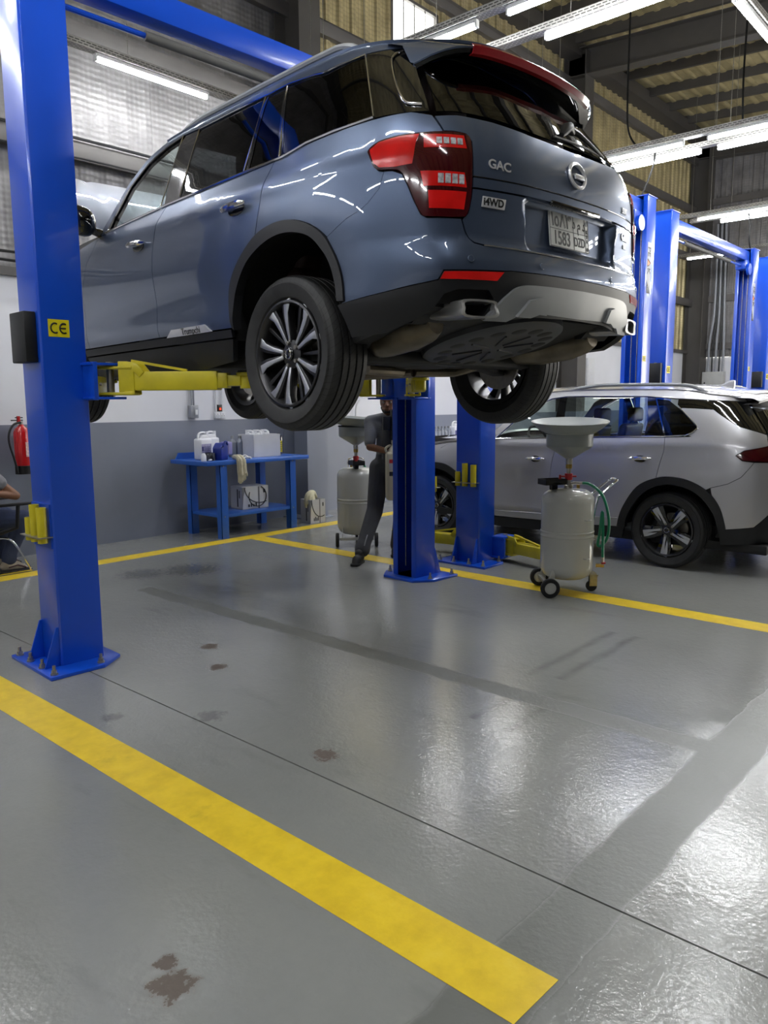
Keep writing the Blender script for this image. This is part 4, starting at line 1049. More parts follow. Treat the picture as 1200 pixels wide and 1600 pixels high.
# cabin
for sg in (-1, 1):
    for yy, w in ((1.10, .24), (.25, .27), (-.42, .22)):
        MB().box(sg * .40 - w, sg * .40 + w, yy - .05, yy + .42, .30, .48).build('seat_cushion', MSEAT, blue, bevel=.05, seg=3)
        MB().prism([(yy - .05, .45), (yy + .10, .45), (yy - .08, 1.02), (yy - .17, 1.02)], sg * .40 - w * .95, sg * .40 + w * .95, 'x').build('seat_back', MSEAT, blue, bevel=.04, seg=3)
        MB().box(sg * .40 - .13, sg * .40 + .13, yy - .20, yy - .11, 1.05, 1.23).build('head_rest', MSEAT, blue, bevel=.035, seg=3)
MB().box(-.82, .82, 1.85, 2.42, .55, .86).build('dashboard', MINT, blue, bevel=.06, seg=3)
MB().lathe([(.172, -.014), (.186, 0), (.172, .014), (.158, 0)], 30, Matrix.Translation((-.40, 1.78, .83)) @ Matrix.Rotation(math.radians(65), 4, 'X'), closed=True).build('steering_wheel', MINT, blue)
# bonnet standing open on its hinges
bo = []
for v_ in np.linspace(0, 1, 12):
    a = math.radians(34) - .22 * (v_ - .5); w = .80 - .10 * v_ ** 2
    L_ = 1.05 * v_; y = 2.40 + L_ * math.cos(math.radians(34)); z = .93 + L_ * math.sin(math.radians(34)) + .05 * math.sin(PI * v_)
    bo.append([(w * t, y - .05 * (abs(t) ** 3) + .10 * (1 - t * t) * v_, z + .045 * (1 - abs(t) ** 2.2) - (.012 if abs(abs(t) - .62) < .06 else 0)) for t in np.linspace(-1, 1, 27)])
MB().grid(bo).build('bonnet', MPB, blue, solid=-.02, angle=50)
MB().tube([(.60, 3.30, .72), (.55, 3.12, 1.30)], .006, 6).build('bonnet_stay', MBLK, blue)
MB().box(-.72, .72, 2.5, 3.45, .30, .68).build('engine_bay', MDARK, blue, bevel=.03)
MB().box(-.30, .35, 2.65, 3.2, .60, .78).build('engine_cover', MBLK, blue, bevel=.04)
# wheels hang on the drooped suspension
for sg in (-1, 1):
    wheel(blue, sg * .800, 0, 0, sg, .378, .235, .255, 'ten')
    wheel(blue, sg * .800, 2.80, 0, sg, .378, .235, .255, 'ten')
# ------------------------------------------------------------------ silver SUV parked in the next bay
MPS = paint('silver_metallic', '#acacb0', .55)
silver = thing('parked_suv', 'silver metallic SUV parked in the next lift bay', 'car', (7.70, 2.60, .345), math.radians(-1.2))
CS = Car(silver, silver_body()); S_ = CS
sao = catmull([(2.085,.0),(2.028,.18),(1.89,.385),(1.711,.472),(1.567,.490),(1.398,.46),(1.25,.372),(1.155,.24),(1.103,.062)], 5)
sai = catmull([(2.005,-.01),(1.964,.14),(1.828,.331),(1.679,.407),(1.55,.42),(1.396,.383),(1.287,.30),(1.205,.18),(1.167,.060)], 5)
SF = 2.69
sfo = [(a + SF, b) for a, b in sao]; sfi = [(a + SF, b) for a, b in sai]
g1 = catmull([(2.745,.800),(2.755,.70),(2.790,.55),(2.812,.303),(2.785,.046),(2.76,-.03)], 4)
g2 = catmull([(1.672,.836),(1.660,.742),(1.690,.599),(1.712,.472)], 4)
sb_ = [(3.66,.765),(2.745,.800),(2.296,.818),(1.672,.836),(1.41,.845),(1.2,.852),(.95,.86),(.70,.865)]
fd = [(3.66,.765)] + g1 + [(3.48,-.04),(3.58,.15),(3.66,.45)]
rd = g1[::-1] + [(2.296,.818)] + g2 + [p for p in sao[::-1] if p[0] > 1.715] + [(2.08,-.012)]
sd = {}
for nm, pl in (('front_door', fd), ('rear_door', rd)): sd[nm] = S_.patch(nm, pl, MPS, thick=.02)
qc = [(1.41,.845),(1.46,.862),(1.35,.915),(1.352,.940),(1.56,1.094),(1.35,1.09),(1.104,1.079),(.982,.984),(.908,.931),(.70,.866)]
bgp = [(.888,.640),(.999,.513),(1.10,.455),(1.237,.414)]
stail = [(1.029,.693),(.955,.734),(.739,.773),(.60,.775),(.60,.640),(.774,.642),(.981,.654)]
qp = g2[::-1] + [(1.41,.845)] + qc[1:] + [(.735,.774),(.955,.737),(1.031,.695),(.983,.652),(.888,.640)] + bgp[1:] + [p for p in sao[::-1] if 1.25 < p[0] < 1.71]
S_.patch('quarter_panel', qp, MPS, thick=.02)
ff = [(3.48,-.04),(3.58,.15),(3.66,.45),(3.66,.765),(4.0,.745),(4.4,.715),(4.8,.655),(4.8,.40)] + sfo[9:] + [(3.785,-.03)]
S_.patch('front_fender', ff, MPS, thick=.02)
SM2 = S_.B.smax
S_.patch('front_bumper', sfo[:10] + [(4.8,.40),(4.8,.52),(SM2-.02,.52),(SM2-.02,-.05),(4.80,-.04)], MPS, thick=.02)
S_.patch('headlamp', [(4.8,.53),(4.8,.65),(5.35,.63),(5.35,.53)], MLED, thick=.02)
S_.patch('grille_half', [(5.3,.18),(5.36,.62),(SM2-.02,.62),(SM2-.02,.18)], MGLOSS, off=.012, thick=.02)
rb = [(1.103,.062)] + [p for p in sao[::-1] if p[0] < 1.25] + bgp[::-1] + [(.60,.636),(.3,.50),(0,.46)]
rbb = [(1.103,.060),(.888,.092),(.774,.199),(.5,.22),(0,.22)]
S_.patch('rear_bumper', rb + [(-a, b) for a, b in rb[::-1][1:]] + [(-a, b) for a, b in rbb[1:]] + rbb[::-1][1:-1], MPS, off=.003, thick=.02, mirror=False)
cl = [(1.166,.060),(.888,.090),(.774,.196),(.5,.216),(0,.216)]; clb = [(1.117,-.079),(.722,-.045),(.4,-.03),(0,-.03)]
S_.patch('bumper_cladding', cl + [(-a, b) for a, b in cl[::-1][1:]] + [(-a, b) for a, b in clb] + clb[::-1][1:], MTRIM, off=.006, thick=.03, mirror=False)
S_.patch('wheel_arch_trim', sao + sai[::-1], MTRIM, off=.012, thick=.05, gap=.001)
S_.patch('wheel_arch_trim', sfo + sfi[::-1], MTRIM, off=.012, thick=.05, gap=.001)
S_.patch('sill_panel', [(2.01,.0),(2.04,-.11),(3.4,-.15),(4.60,-.10),(4.62,-.01),(3.48,-.044),(2.76,-.034)], MTRIM, off=.004, thick=.03)
S_.bead('sill_crease', [(2.08,.075),(2.785,.045),(3.52,.02)], .004, MPS, off=0)
for o in S_.patch('tail_lamp', stail, MREDD, off=.008, thick=.02):
    pass
gt = [(.60,.772),(.69,.862),(.3,.868),(0,.868)]; gb = [(.60,.638),(.3,.503),(0,.463)]
S_.patch('tailgate', gt + [(-a, b) for a, b in gt[::-1][1:]] + [(-a, b) for a, b in gb] + gb[::-1][1:], MPS, thick=.02, mirror=False)
gw = [(.675,.872),(.3,.876),(0,.876)]
S_.patch('rear_window', gw + [(-a, b) for a, b in gw[::-1][1:]] + [(-.66,1.15),(0,1.19),(.66,1.15)], GLD, thick=.005, mirror=False)
S_.patch('pillar_trim', [(1.60,1.125),(1.565,1.100),(1.35,1.095),(1.10,1.085),(.978,.988),(.904,.934),(.69,.872),(.685,1.145),(.925,1.154),(1.60,1.172)], MGLOSS, off=-.002, thick=.012, gap=.001)
fw = [(3.60,.772),(3.40,.93),(3.15,1.08),(2.93,1.172),(2.83,1.190),(2.80,.805)]
rw = [(2.70,.812),(2.76,1.195),(2.60,1.197),(1.935,1.190),(1.874,.992),(1.877,.846),(2.332,.828)]
rwb = [(1.865,.992),(1.925,1.190),(1.85,1.186),(1.685,.848),(1.868,.845)]
qw = [(1.670,.850),(1.835,1.180),(1.71,1.165),(1.568,1.092),(1.352,.938),(1.350,.915),(1.452,.862)]
GLS = glass('green_tint_glass', (.62, .70, .69))
S_.patch('front_window', fw, GLS, off=-.004, thick=.004); S_.patch('rear_door_window', rw, GLS, off=-.003, thick=.004)
S_.patch('window_divider', rwb, MGLOSS, off=-.002, thick=.012, gap=0)
S_.patch('quarter_window', qw, GLD, off=-.003, thick=.004)
S_.patch('door_pillar', [(2.835,1.192),(2.805,.800),(2.745,.802),(2.695,.808),(2.762,1.197)], MGLOSS, off=-.002, thick=.012, gap=0)
S_.bead('belt_bright_trim', [(3.66,.772),(2.745,.806),(2.296,.824),(1.672,.842),(1.47,.854),(1.40,.880),(1.345,.915),(1.35,.942),(1.566,1.098)], .0065, MCHR, smooth=0)
S_.bead('window_bright_trim', [(3.62,.772),(3.40,.94),(3.15,1.09),(2.93,1.182),(2.76,1.202),(2.60,1.204),(1.935,1.197),(1.71,1.176)], .005, MCHR, smooth=0)
lo = [(3.70,.768),(3.62,.785),(3.41,.948),(3.16,1.10),(2.93,1.190),(2.76,1.208),(2.60,1.209),(1.935,1.202),(1.60,1.178),(.925,1.158),(.685,1.149)]
ZS = pchip([.66,1.0,1.4,1.9,2.5,2.9,3.1],[1.175,1.20,1.235,1.255,1.26,1.25,1.235])
hi = [(s_, float(ZS(s_))) for s_ in np.linspace(.685, 3.05, 20)] + [(3.30,1.145),(3.52,.98),(3.74,.80),(3.80,.765)]
S_.patch('cant_rail', lo + hi, MPS, thick=.02, gap=0)
def srows(s0, s1, n_, crown, off=0.0):
    rows = []
    for s_ in np.linspace(s0, s1, n_):
        e = S_.B.P(s_, float(ZS(s_))); bow = .14 * float(sst(s_, 1.9, 3.1)) - .10 * float(1 - sst(s_, .66, 1.4))
        rows.append([(-abs(e[0]) * t, e[1] + bow * (1 - t * t), e[2] + off + crown * (1 - abs(t) ** 2.4)) for t in np.linspace(-1, 1, 23)])
    return rows
MB().grid(srows(.66, 3.06, 34, .055)).build('roof', MPS, silver, solid=-.012, angle=60)
MB().grid(srows(.8, 2.9, 12, .045, -.05)).build('headliner', MINT, silver)
scr = []
for s_, z_, bw, cr in ((3.80,.775,.28,.03),(3.55,.965,.22,.04),(3.30,1.14,.17,.05),(3.08,1.233,.14,.055)):
    e = S_.B.P(s_, z_); scr.append([(-abs(e[0]) * t * .985, e[1] + bw * (1 - t * t), e[2] + cr * (1 - abs(t) ** 2.4)) for t in np.linspace(-1, 1, 21)])
MB().grid(scr).build('windscreen', GLC, silver, angle=60)
for sg in (1, -1):
    pts = []
    for s_ in np.linspace(1.15, 2.75, 24):
        e = S_.B.P(s_, float(ZS(s_))); u = (s_ - 1.15) / 1.6
        pts.append((e[0] * .955 * sg, e[1], e[2] + .012 + .04 * min(1, 5 * u, 5 * (1 - u)) ** .7))
    MB().tube(pts, .016, 8).build('roof_rail', MPEW, silver)
MB().prism([(-.20, 1.275), (-.02, 1.270), (-.06, 1.295), (-.17, 1.350), (-.20, 1.345)], -.025, .025, 'x').build('shark_fin', MPS, silver, bevel=.008)
sp_t = []
for t in np.linspace(-1, 1, 21):
    k = t * t; zf_ = float(ZS(.7)) + .05 * (1 - abs(t) ** 2.4)
    sp_t.append([(t * .60, -.34, zf_ + .008), (t * .60, -.55, zf_ - .005), (t * .60, -.69 + .08 * k, zf_ - .03), (t * .60, -.685 + .08 * k, zf_ - .05), (t * .60, -.45, zf_ - .06)])
MB().grid(sp_t).build('spoiler', MPS, silver, angle=50)
# bonnet shut, its edges meeting the wings
bo = []
for s_ in np.linspace(3.70, 5.0, 14):
    zf_ = float(np.interp(s_, [3.66, 4.0, 4.4, 4.8, 5.1], [.765, .745, .715, .655, .60])); e = S_.B.P(s_, zf_)
    bo.append([(-(abs(e[0]) - .004) * t, e[1] + .12 * (1 - t * t), e[2] + .004 + .065 * (1 - abs(t) ** 2.2)) for t in np.linspace(-1, 1, 21)])
MB().grid(bo).build('bonnet', MPS, silver, solid=-.02, angle=50)
for s0, s1, z0, nm in ((2.0, 1.755, .640, 'rear'), (3.10, 2.85, .592, 'front')):
    for sg, dr in zip((1, -1), sd[nm + '_door']):
        M = S_.at((s0 + s1) / 2 * sg, z0)
        MB(M).tube([(u * .11, .003 * u, .016 + .016 * (1 - u * u)) for u in np.linspace(-1, 1, 11)], [.006 + .011 * (1 - abs(u) ** 5) for u in np.linspace(-1, 1, 11)], 10).build('door_handle', MCHR, dr)
        S_.patch('handle_cup', [((s0 + s1) / 2 * sg + .06 * math.cos(a), z0 - .004 + .032 * math.sin(a)) for a in np.linspace(0, 2 * PI, 16, endpoint=False)], MGLOSS, off=.003, thick=.004, parent=dr, mirror=False, gap=0)
for sg in (-1, 1):
    rows = []
    for u in np.linspace(-1, 1, 9):
        k = (1 - abs(u) ** 3); rows.append([(sg * (.99 + .10 * u), 1.98 + .08 * k * math.cos(a), .85 + (.075 * k + .01) * math.sin(a)) for a in np.linspace(0, 2 * PI, 13)])
    MB().grid(rows).build('wing_mirror', MPS, silver, angle=60)
S_.shell(-.06, .77, MDARK, (.02, 2.70), rad=.44, zc=.04)
arch_liner(silver, .02, .04, .43, .90, .5, MDARK); arch_liner(silver, 2.70, .04, .43, .90, .5, MDARK)
MB().box(-.80, .80, -.80, 3.2, -.14, -.06).build('floor_pan', MDARK, silver, bevel=.01)
for sg in (-1, 1):
    for yy, w in ((1.10, .24), (.22, .27)):
        MB().box(sg * .38 - w, sg * .38 + w, yy - .05, yy + .42, .22, .38).build('seat_cushion', MSEAT if yy > 1 else MINT, silver, bevel=.05, seg=3)
        MB().prism([(yy - .05, .35), (yy + .10, .35), (yy - .08, .92), (yy - .17, .92)], sg * .38 - w * .95, sg * .38 + w * .95, 'x').build('seat_back', MSEAT if yy > 1 else MINT, silver, bevel=.04, seg=3)
        MB().box(sg * .38 - .12, sg * .38 + .12, yy - .20, yy - .11, .94, 1.09).build('head_rest', MSEAT if yy > 1 else MINT, silver, bevel=.03, seg=3)
MB().box(-.78, .78, 1.75, 2.25, .45, .77).build('dashboard', MINT, silver, bevel=.06, seg=3)
MB().lathe([(.170, -.014), (.184, 0), (.170, .014), (.156, 0)], 28, Matrix.Translation((-.38, 1.68, .74)) @ Matrix.Rotation(math.radians(65), 4, 'X'), closed=True).build('steering_wheel', MINT, silver)
for sg in (-1, 1):
    wheel(silver, sg * .785, 0.03, 0, sg, .345, .222, .236, 'swirl')
    wheel(silver, sg * .785, 2.69, 0, sg, .345, .222, .236, 'swirl')
# ------------------------------------------------------------------ mobile oil drainers
MTANK = mat('drainer_grey_enamel', '#b9bab4', .25, coat=.5, var=.03, vs=3)
MBOWL = mat('grey_pan_plastic', '#8b9090', .35, var=.05, vs=5)
MREDP = mat('red_valve_handle', '#b32a2c', .4)
MHOSE = mat('green_hose', '#0f7a58', .35, var=.1)
MBRAS = mat('brass_fitting', '#a88c4a', .35, metal=.9, var=.15, vs=30)
def oil_drainer(label, loc, rz):
    r = thing('oil_drainer', label, 'oil drainer', loc, rz, 'mobile waste oil drainers')
    tk = MB().lathe([(.001, .105), (.08, .108), (.15, .125), (.185, .15), (.203, .19), (.205, .22), (.205, .452), (.209, .456), (.209, .464), (.206, .468), (.206, .484), (.209, .488), (.209, .496), (.205, .50), (.205, .72), (.200, .76), (.18, .795), (.14, .818), (.06, .828), (.001, .829)], 48).build('tank', MTANK, r, angle=40)
    for z in (.30, .60):
        M = Matrix.Rotation(math.radians(-60), 4, 'Z')
        MB(M).tube([(.203, -.018, z), (.235, -.018, z), (.24, 0, z), (.235, .018, z), (.203, .018, z)], .005, 6).build('hose_clip', MTANK, tk)
    # chassis
    MB().bar((-.17, -.18, .085), (-.17, .18, .085), .03, .03).build('axle_bar', MTANK, r, bevel=.003)
    for sy in (-1, 1):
        MB().prism([(-.19, .07), (-.13, .07), (-.12, .20), (-.15, .20)], sy * .15 - .003, sy * .15 + .003, 'y').build('foot_plate', MTANK, r)
        wh = MB().lathe([(.045, -.018), (.068, -.018), (.075, -.010), (.075, .010), (.068, .018), (.045, .018), (.045, -.018)], 30, Matrix.Translation((-.17, sy * .205, .075)) @ Matrix.Rotation(PI / 2, 4, 'X'), caps=False).build('wheel', MRUB, r)
        MB().lathe([(.001, -.012), (.02, -.016), (.046, -.010), (.046, .010), (.02, .016), (.001, .012)], 24, Matrix.Translation((-.17, sy * .205, .075)) @ Matrix.Rotation(PI / 2, 4, 'X')).build('wheel_hub', MTANK, wh)
    MB().prism([(.12, .13), (.24, .13), (.24, .15), (.16, .20)], -.02, .02, 'y').build('foot_plate', MTANK, r)
    cs = MB().box(.185, .245, -.022, -.018, .045, .13).box(.185, .245, .018, .022, .045, .13).box(.18, .25, -.024, .024, .125, .137).build('caster_fork', MZNC, r)
    MB().lathe([(.001, -.014), (.042, -.014), (.045, -.008), (.045, .008), (.042, .014), (.001, .014)], 24, Matrix.Translation((.205, 0, .045)) @ Matrix.Rotation(PI / 2, 4, 'X')).build('caster_wheel', MRUB, cs)
    # neck with valves
    MB().lathe([(.035, .82), (.035, .85), (.018, .855), (.018, 1.06), (.026, 1.06), (.026, 1.02), (.024, 1.015), (.024, .99), (.018, .985)], 18).build('riser_pipe', MZNC, r)
    MB().cyl((0, 0, .985), (0, 0, 1.065), .025, n=16).build('union_nut', MBRAS, r)
    MB().box(-.06, .06, -.012, .012, .915, .928).box(-.075, -.06, -.014, .014, .855, .935).build('valve_lever', MREDP, r, bevel=.004)
    MB().cyl((0, 0, .895), (0, 0, .945), .030, n=14).build('valve_body', MREDP, r)
    # funnel: cone, drum, wide pan
    MB().lathe([(.026, 1.06), (.05, 1.075), (.17, 1.15), (.178, 1.16), (.178, 1.262), (.170, 1.262), (.170, 1.165), (.03, 1.08)], 44).build('funnel', MBOWL, r)
    MB().lathe([(.165, 1.262), (.19, 1.266), (.235, 1.29), (.285, 1.335), (.296, 1.345), (.296, 1.352), (.284, 1.352), (.23, 1.302), (.19, 1.282), (.12, 1.27), (.001, 1.268)], 52, Matrix.Translation((0, 0, 1.262)) @ Matrix.Rotation(math.radians(5), 4, Vector((.97, -.24, 0))) @ Matrix.Translation((0, 0, -1.262))).build('catch_pan', MBOWL, r, angle=40)
    MB().lathe([(.172, 1.252), (.186, 1.254), (.186, 1.264), (.172, 1.266)], 40, closed=True).build('gasket', MRUB, r)
    # tool tray, handle, hose, gauge pipe
    tr = MB(Matrix.Translation((-.12, 0, .86)) @ Matrix.Rotation(.3, 4, 'Z')).box(-.10, .08, -.065, .065, 0, .005).box(-.10, -.095, -.065, .065, 0, .045).box(.075, .08, -.065, .065, 0, .045).box(-.10, .08, -.065, -.06, 0, .045).box(-.10, .08, .06, .065, 0, .045).build('tool_tray', MBLK, r, bevel=.002)
    MB(Matrix.Translation((-.12, 0, .86)) @ Matrix.Rotation(.3, 4, 'Z')).box(-.02, .03, -.02, .02, -.055, 0).build('tray_bracket', MBLK, tr)
    MB().tube(catmull([(.17, -.085, .55), (.205, -.085, .75), (.245, -.085, .80), (.33, -.085, .875), (.365, -.06, .895), (.37, 0, .898), (.365, .06, .895), (.33, .085, .875), (.245, .085, .80), (.205, .085, .75), (.17, .085, .55)], 5), .010, 8).build('push_handle', MCHR, r)
    MB().tube([(0, .0, .86), (.05, -.02, .872), (.10, -.04, .872)], .011, 8).build('outlet_pipe', MZNC, r)
    MB().tube(catmull([(.10, -.04, .872), (.16, -.07, .86), (.24, -.11, .78), (.285, -.13, .62), (.29, -.12, .48), (.26, -.10, .40), (.22, -.09, .39), (.225, -.12, .50), (.235, -.13, .66), (.245, -.13, .50), (.25, -.13, .30)], 6), .0115, 8).build('drain_hose', MHOSE, r)
    MB().cyl((.25, -.13, .30), (.25, -.13, .235), .012, n=10).build('hose_end', MZNC, r)
    MB().cyl((.20, -.12, .235), (.26, -.135, .235), .014, n=10).build('drain_tap', MBRAS, r)
    MB().box(.24, .27, -.145, -.12, .25, .262).build('tap_handle', MREDP, r)
    MB().cyl((.09, .05, .82), (.09, .05, .85), .014, n=10).build('plug', MBRAS, r)
    return r
d1 = oil_drainer('grey wheeled oil drainer with wide pan standing before the silver SUV', (5.452, 2.905, 0), math.radians(-48))
d2 = oil_drainer('grey wheeled oil drainer standing behind the lift post near the mechanic', (5.905, 5.635, 0), math.radians(44))

# ------------------------------------------------------------------ workbenches
MBEN = mat('bench_blue_enamel', '#2b5fb8', .35, coat=.3, var=.05, vs=3)
def workbench(label, loc):
    r = thing('workbench', label, 'workbench', loc, 0)
    w, d, h = 1.50, .70, .875
    MB().box(0, w, 0, d, h - .045, h).build('worktop', MBEN, r, bevel=.003)
    MB().prism([(.06, h), (w - .05, h), (w - .10, h + .07), (.10, h + .07)], d - .02, d - .005, 'y').build('upstand', MBEN, r)
    for x in (.20, w - .28):
        for y in (.03, d - .10):
            fx = x if x < .5 else x
            lg = MB().box(x - .01, x + .085, y, y + .006, 0, h - .045).box(x - .01, x - .004, y, y + .08, 0, h - .045).build('leg', MBEN, r)
            MB().cyl((x + .035, y - .004, h - .06), (x + .035, y, h - .06), .008, n=8).build('bolt', MZNC, lg)
            MB().cyl((x + .035, y - .004, .25), (x + .035, y, .25), .008, n=8).build('bolt', MZNC, lg)
    MB().box(.205, w - .21, .04, d - .04, .235, .270).build('shelf', MBEN, r, bevel=.003)
    MB().box(.24, w - .25, d - .05, d - .03, h - .10, h - .035).build('apron', MBEN, r)
    return r
wb1 = workbench('blue steel workbench with lower shelf against the wall', (4.95, 6.95, 0))
wb2 = workbench('blue workbench hidden behind the bonnet of the silver SUV', (9.20, 6.98, 0))
ZT = .875
MCAN = mat('white_hdpe', '#dcdde2', .45, var=.03); MLBL = mat('printed_label', '#a9a6c4', .5, var=.25, vs=30); MNAVY = mat('navy_label', '#2a2c74', .45, var=.2)
def jerrycan(label, loc, rz, s=1.0, band=None, group='white jerrycans'):
    r = thing('jerrycan', label, 'jerrycan', loc, rz, group)
    MB().box(-.09*s, .09*s, -.06*s, .06*s, 0, .24*s).build('body', MCAN, r, bevel=.022*s, seg=3)
    MB().prism([(-.07*s, .235*s), (.075*s, .235*s), (.06*s, .275*s), (-.02*s, .285*s)], -.03*s, .03*s, 'y').build('shoulder', MCAN, r, bevel=.008*s)
    MB().tube(catmull([(-.075*s, 0, .225*s), (-.06*s, 0, .285*s), (-.02*s, 0, .305*s), (.04*s, 0, .30*s), (.065*s, 0, .27*s)], 5), .012*s, 8).build('grip', MCAN, r)
    MB().cyl((.055*s, 0, .27*s), (.055*s, 0, .315*s), .024*s, n=16).build('cap', MCAN, r)
    if band:
        MB().box(-.072*s, .072*s, -.0612*s, -.0602*s, .04*s, .18*s).build('label_sheet', MLBL if band == 1 else MNAVY, r)
        if band == 1:
            for k in range(5): MB().box(-.06*s, .05*s, -.0620*s, -.0612*s, (.06 + .02*k)*s, (.066 + .02*k)*s).build('print_line', MNAVY, r)
            MB().box(-.068*s, -.05*s, -.0621*s, -.0612*s, .10*s, .15*s).build('logo_block', MNAVY, r)
    return r
jerrycan('white jerrycan with printed label at the left end of the bench', (5.175, 7.33, ZT), .12, 1.0, 1)
jerrycan('plain white jerrycan behind the labelled one on the bench', (5.36, 7.44, ZT), .12, 1.0, None)
def bottle(label, loc, m, h=.25, group='grey oil bottles'):
    r = thing('oil_bottle', label, 'bottle', loc, .1, group)
    MB().box(-.042, .042, -.03, .03, 0, h * .72).build('body', m, r, bevel=.014, seg=3)
    MB().lathe([(.040, h * .70), (.034, h * .78), (.016, h * .86), (.016, h * .9)], 20, Matrix.Diagonal((1, .75, 1, 1))).build('neck', m, r)
    MB().cyl((0, 0, h * .89), (0, 0, h), .019, n=14).build('cap', MPEW, r); return r
MGB = mat('grey_oil_bottle', '#7e838c', .35, var=.05)
bottle('grey oil bottle left of the white carton on the bench', (5.64, 7.40, ZT), MGB)
bottle('grey oil bottle touching the white carton on the bench', (5.735, 7.38, ZT), MGB)
# carton of jerrycans
MCARD = mat('white_cardboard', '#c5c6c9', .65, var=.03, vs=10, bump=.05); MPRT = mat('dark_carton_print', '#33353a', .6)
def carton(name, label, loc, rz, w, d, h, open_top=True, prints='swirl', group=None):
    r = thing(name, label, 'carton', loc, rz, group); t = .006
    MB().box(-w/2, w/2, -d/2, d/2, 0, t).build('base', MCARD, r)
    for nm, b in (('side_panel', (-w/2, w/2, -d/2, -d/2 + t, 0, h)), ('side_panel', (-w/2, w/2, d/2 - t, d/2, 0, h)), ('end_panel', (-w/2, -w/2 + t, -d/2, d/2, 0, h)), ('end_panel', (w/2 - t, w/2, -d/2, d/2, 0, h))):
        MB().box(*b).build(nm, MCARD, r)
    if not open_top:
        MB().box(-w/2, w/2, -d/2, d/2, h, h + t).build('lid', MCARD, r)
    if prints == 'swirl':
        y = -d / 2 - .0008
        MB().prism([(-w/2, 0), (-w/2 + .0, h)] + [(-w/2 + w * .42 * (1 - math.cos(a)) , h * (1 - math.sin(a) ** 1.0)) for a in np.linspace(.1, PI / 2, 10)][:0] + [(-w/2 + .14 * w, h), (-w/2 + .05 * w, h * .6), (-w/2 + .01 * w, h * .1)], y, y + .0006, 'y').build('print_shape', mat('grey_carton_print', '#6f7175', .6), r)
        MB().tube([(-w/2 + w * (.10 + .60 * (1 - math.cos(a))), y, h * (.98 - .72 * math.sin(a))) for a in np.linspace(0, PI * .62, 18)], .006, 5).build('print_swoosh', MPRT, r)
        MB().box(w * .10, w * .16, y - .0004, y + .0006, 0, h).build('print_stripe', MATS['grey_carton_print'], r)
        for k in range(4): MB().box(-w * .28 + k * w * .09, -w * .22 + k * w * .09, y - .0004, y + .0006, h * .10, h * (.22 + .05 * (k % 2))).build('print_mark', MPRT, r)
        MB().box(-w/2 - .0008, -w/2, -d * .15, -d * .05, h * .1, h * .9).build('print_stripe', MPRT, r)
        MB().box(-w/2 - .0008, -w/2, -d * .30, -d * .22, h * .5, h * .85).build('print_mark', MPRT, r)
        MB().box(w * .30, w * .38, y - .0004, y + .0006, h * .70, h * .86).build('print_mark', MPRT, r)
    return r
carton('carton', 'plain white open carton of jerrycans on the bench', (5.95, 7.28, ZT), -.03, .40, .30, .265, True, None)
for k in range(3): jerrycan(['white jerrycan at the left inside the bench carton', 'white jerrycan in the middle of the bench carton', 'white jerrycan at the right inside the bench carton'][k], (5.83 + .115 * k, 7.30, ZT + .006), PI / 2, .98, None)
carton('carton', 'printed white carton tied with black strap on the bench shelf', (5.77, 7.27, .270), -.12, .36, .26, .26, False, 'swirl')
carton('carton', 'small printed carton on the floor right of the bench', (6.66, 7.12, 0), -.10, .24, .20, .30, True, 'swirl')
pb = MB().tube(catmull([(6.60, 7.12, .20), (6.60, 7.11, .33), (6.645, 7.11, .37), (6.72, 7.11, .31)], 4), [.07, .07, .08, .075, .07, .065, .055, .05, .045, .04, .03, .02, .01], 10).build('paper_bag', mat('cream_paper', '#d5cfae', .7, bump=.3, bs=20, bd=.01))
tag(pb, 'crumpled cream paper bag stuffed in the floor carton', 'bag')
tn = thing('oil_tin', 'tall black tin with yellow label at the right of the bench', 'tin', (6.30, 7.36, ZT), -.1)
MB().box(-.05, .05, -.04, .04, 0, .235).build('body', MGLOSS, tn, bevel=.006); MB().cyl((.02, 0, .235), (.02, 0, .262), .02, n=14).build('cap', MBLK, tn)
MB().box(-.005, .044, -.0412, -.0402, .03, .17).build('label_sheet', mat('yellow_label', '#d8c61c', .5), tn)
for k in range(5): MB().box(-.002, .04, -.0418, -.0411, .05 + .022 * k, .058 + .022 * k).build('print_line', MINK, tn)
# cut-down blue jug, dark pot, gun, cotton gloves, film
jg = thing('blue_jug', 'cut open dark blue plastic jug on the bench', 'jug', (5.26, 7.12, ZT), .35)
MJUG = mat('dark_blue_plastic', '#1b2f86', .3, var=.1); MJUL = mat('lilac_plastic_label', '#7d78ad', .45, var=.12, vs=8)
MB().prism([(-.075, 0), (.065, 0), (.065, .17), (.03, .19), (-.02, .195), (-.075, .14)], -.06, .06, 'y').build('body', MJUG, jg, bevel=.015, seg=3)
MB().box(.066, .17, -.055, .055, .05, .20).build('label_side', MJUL, jg, bevel=.02, seg=3)
MB().tube(catmull([(-.05, -.062, .15), (-.02, -.07, .20), (.02, -.068, .205), (.05, -.062, .17)], 4), .012, 7).build('grip', MJUG, jg)
pt_ = thing('glass_jar', 'small smoky jar between jerrycans and blue jug', 'jar', (5.135, 7.15, ZT), 0)
MB().lathe([(.001, 0), (.055, 0), (.058, .01), (.058, .085), (.052, .085), (.052, .012), (.001, .008)], 26).build('body', mat('smoky_plastic', '#56575a', .3, var=.15), pt_)
MB().lathe([(.052, .055), (.052, .07), (.001, .07)], 24).build('contents', MBLK, pt_)
gn = thing('grease_gun', 'white handled tool with black ring lying at the bench edge', 'tool', (5.03, 7.04, ZT), 0)
MB().cyl((-.03, -.06, .018), (.05, .0, .02), .010, n=10).build('handle', MCAN, gn)
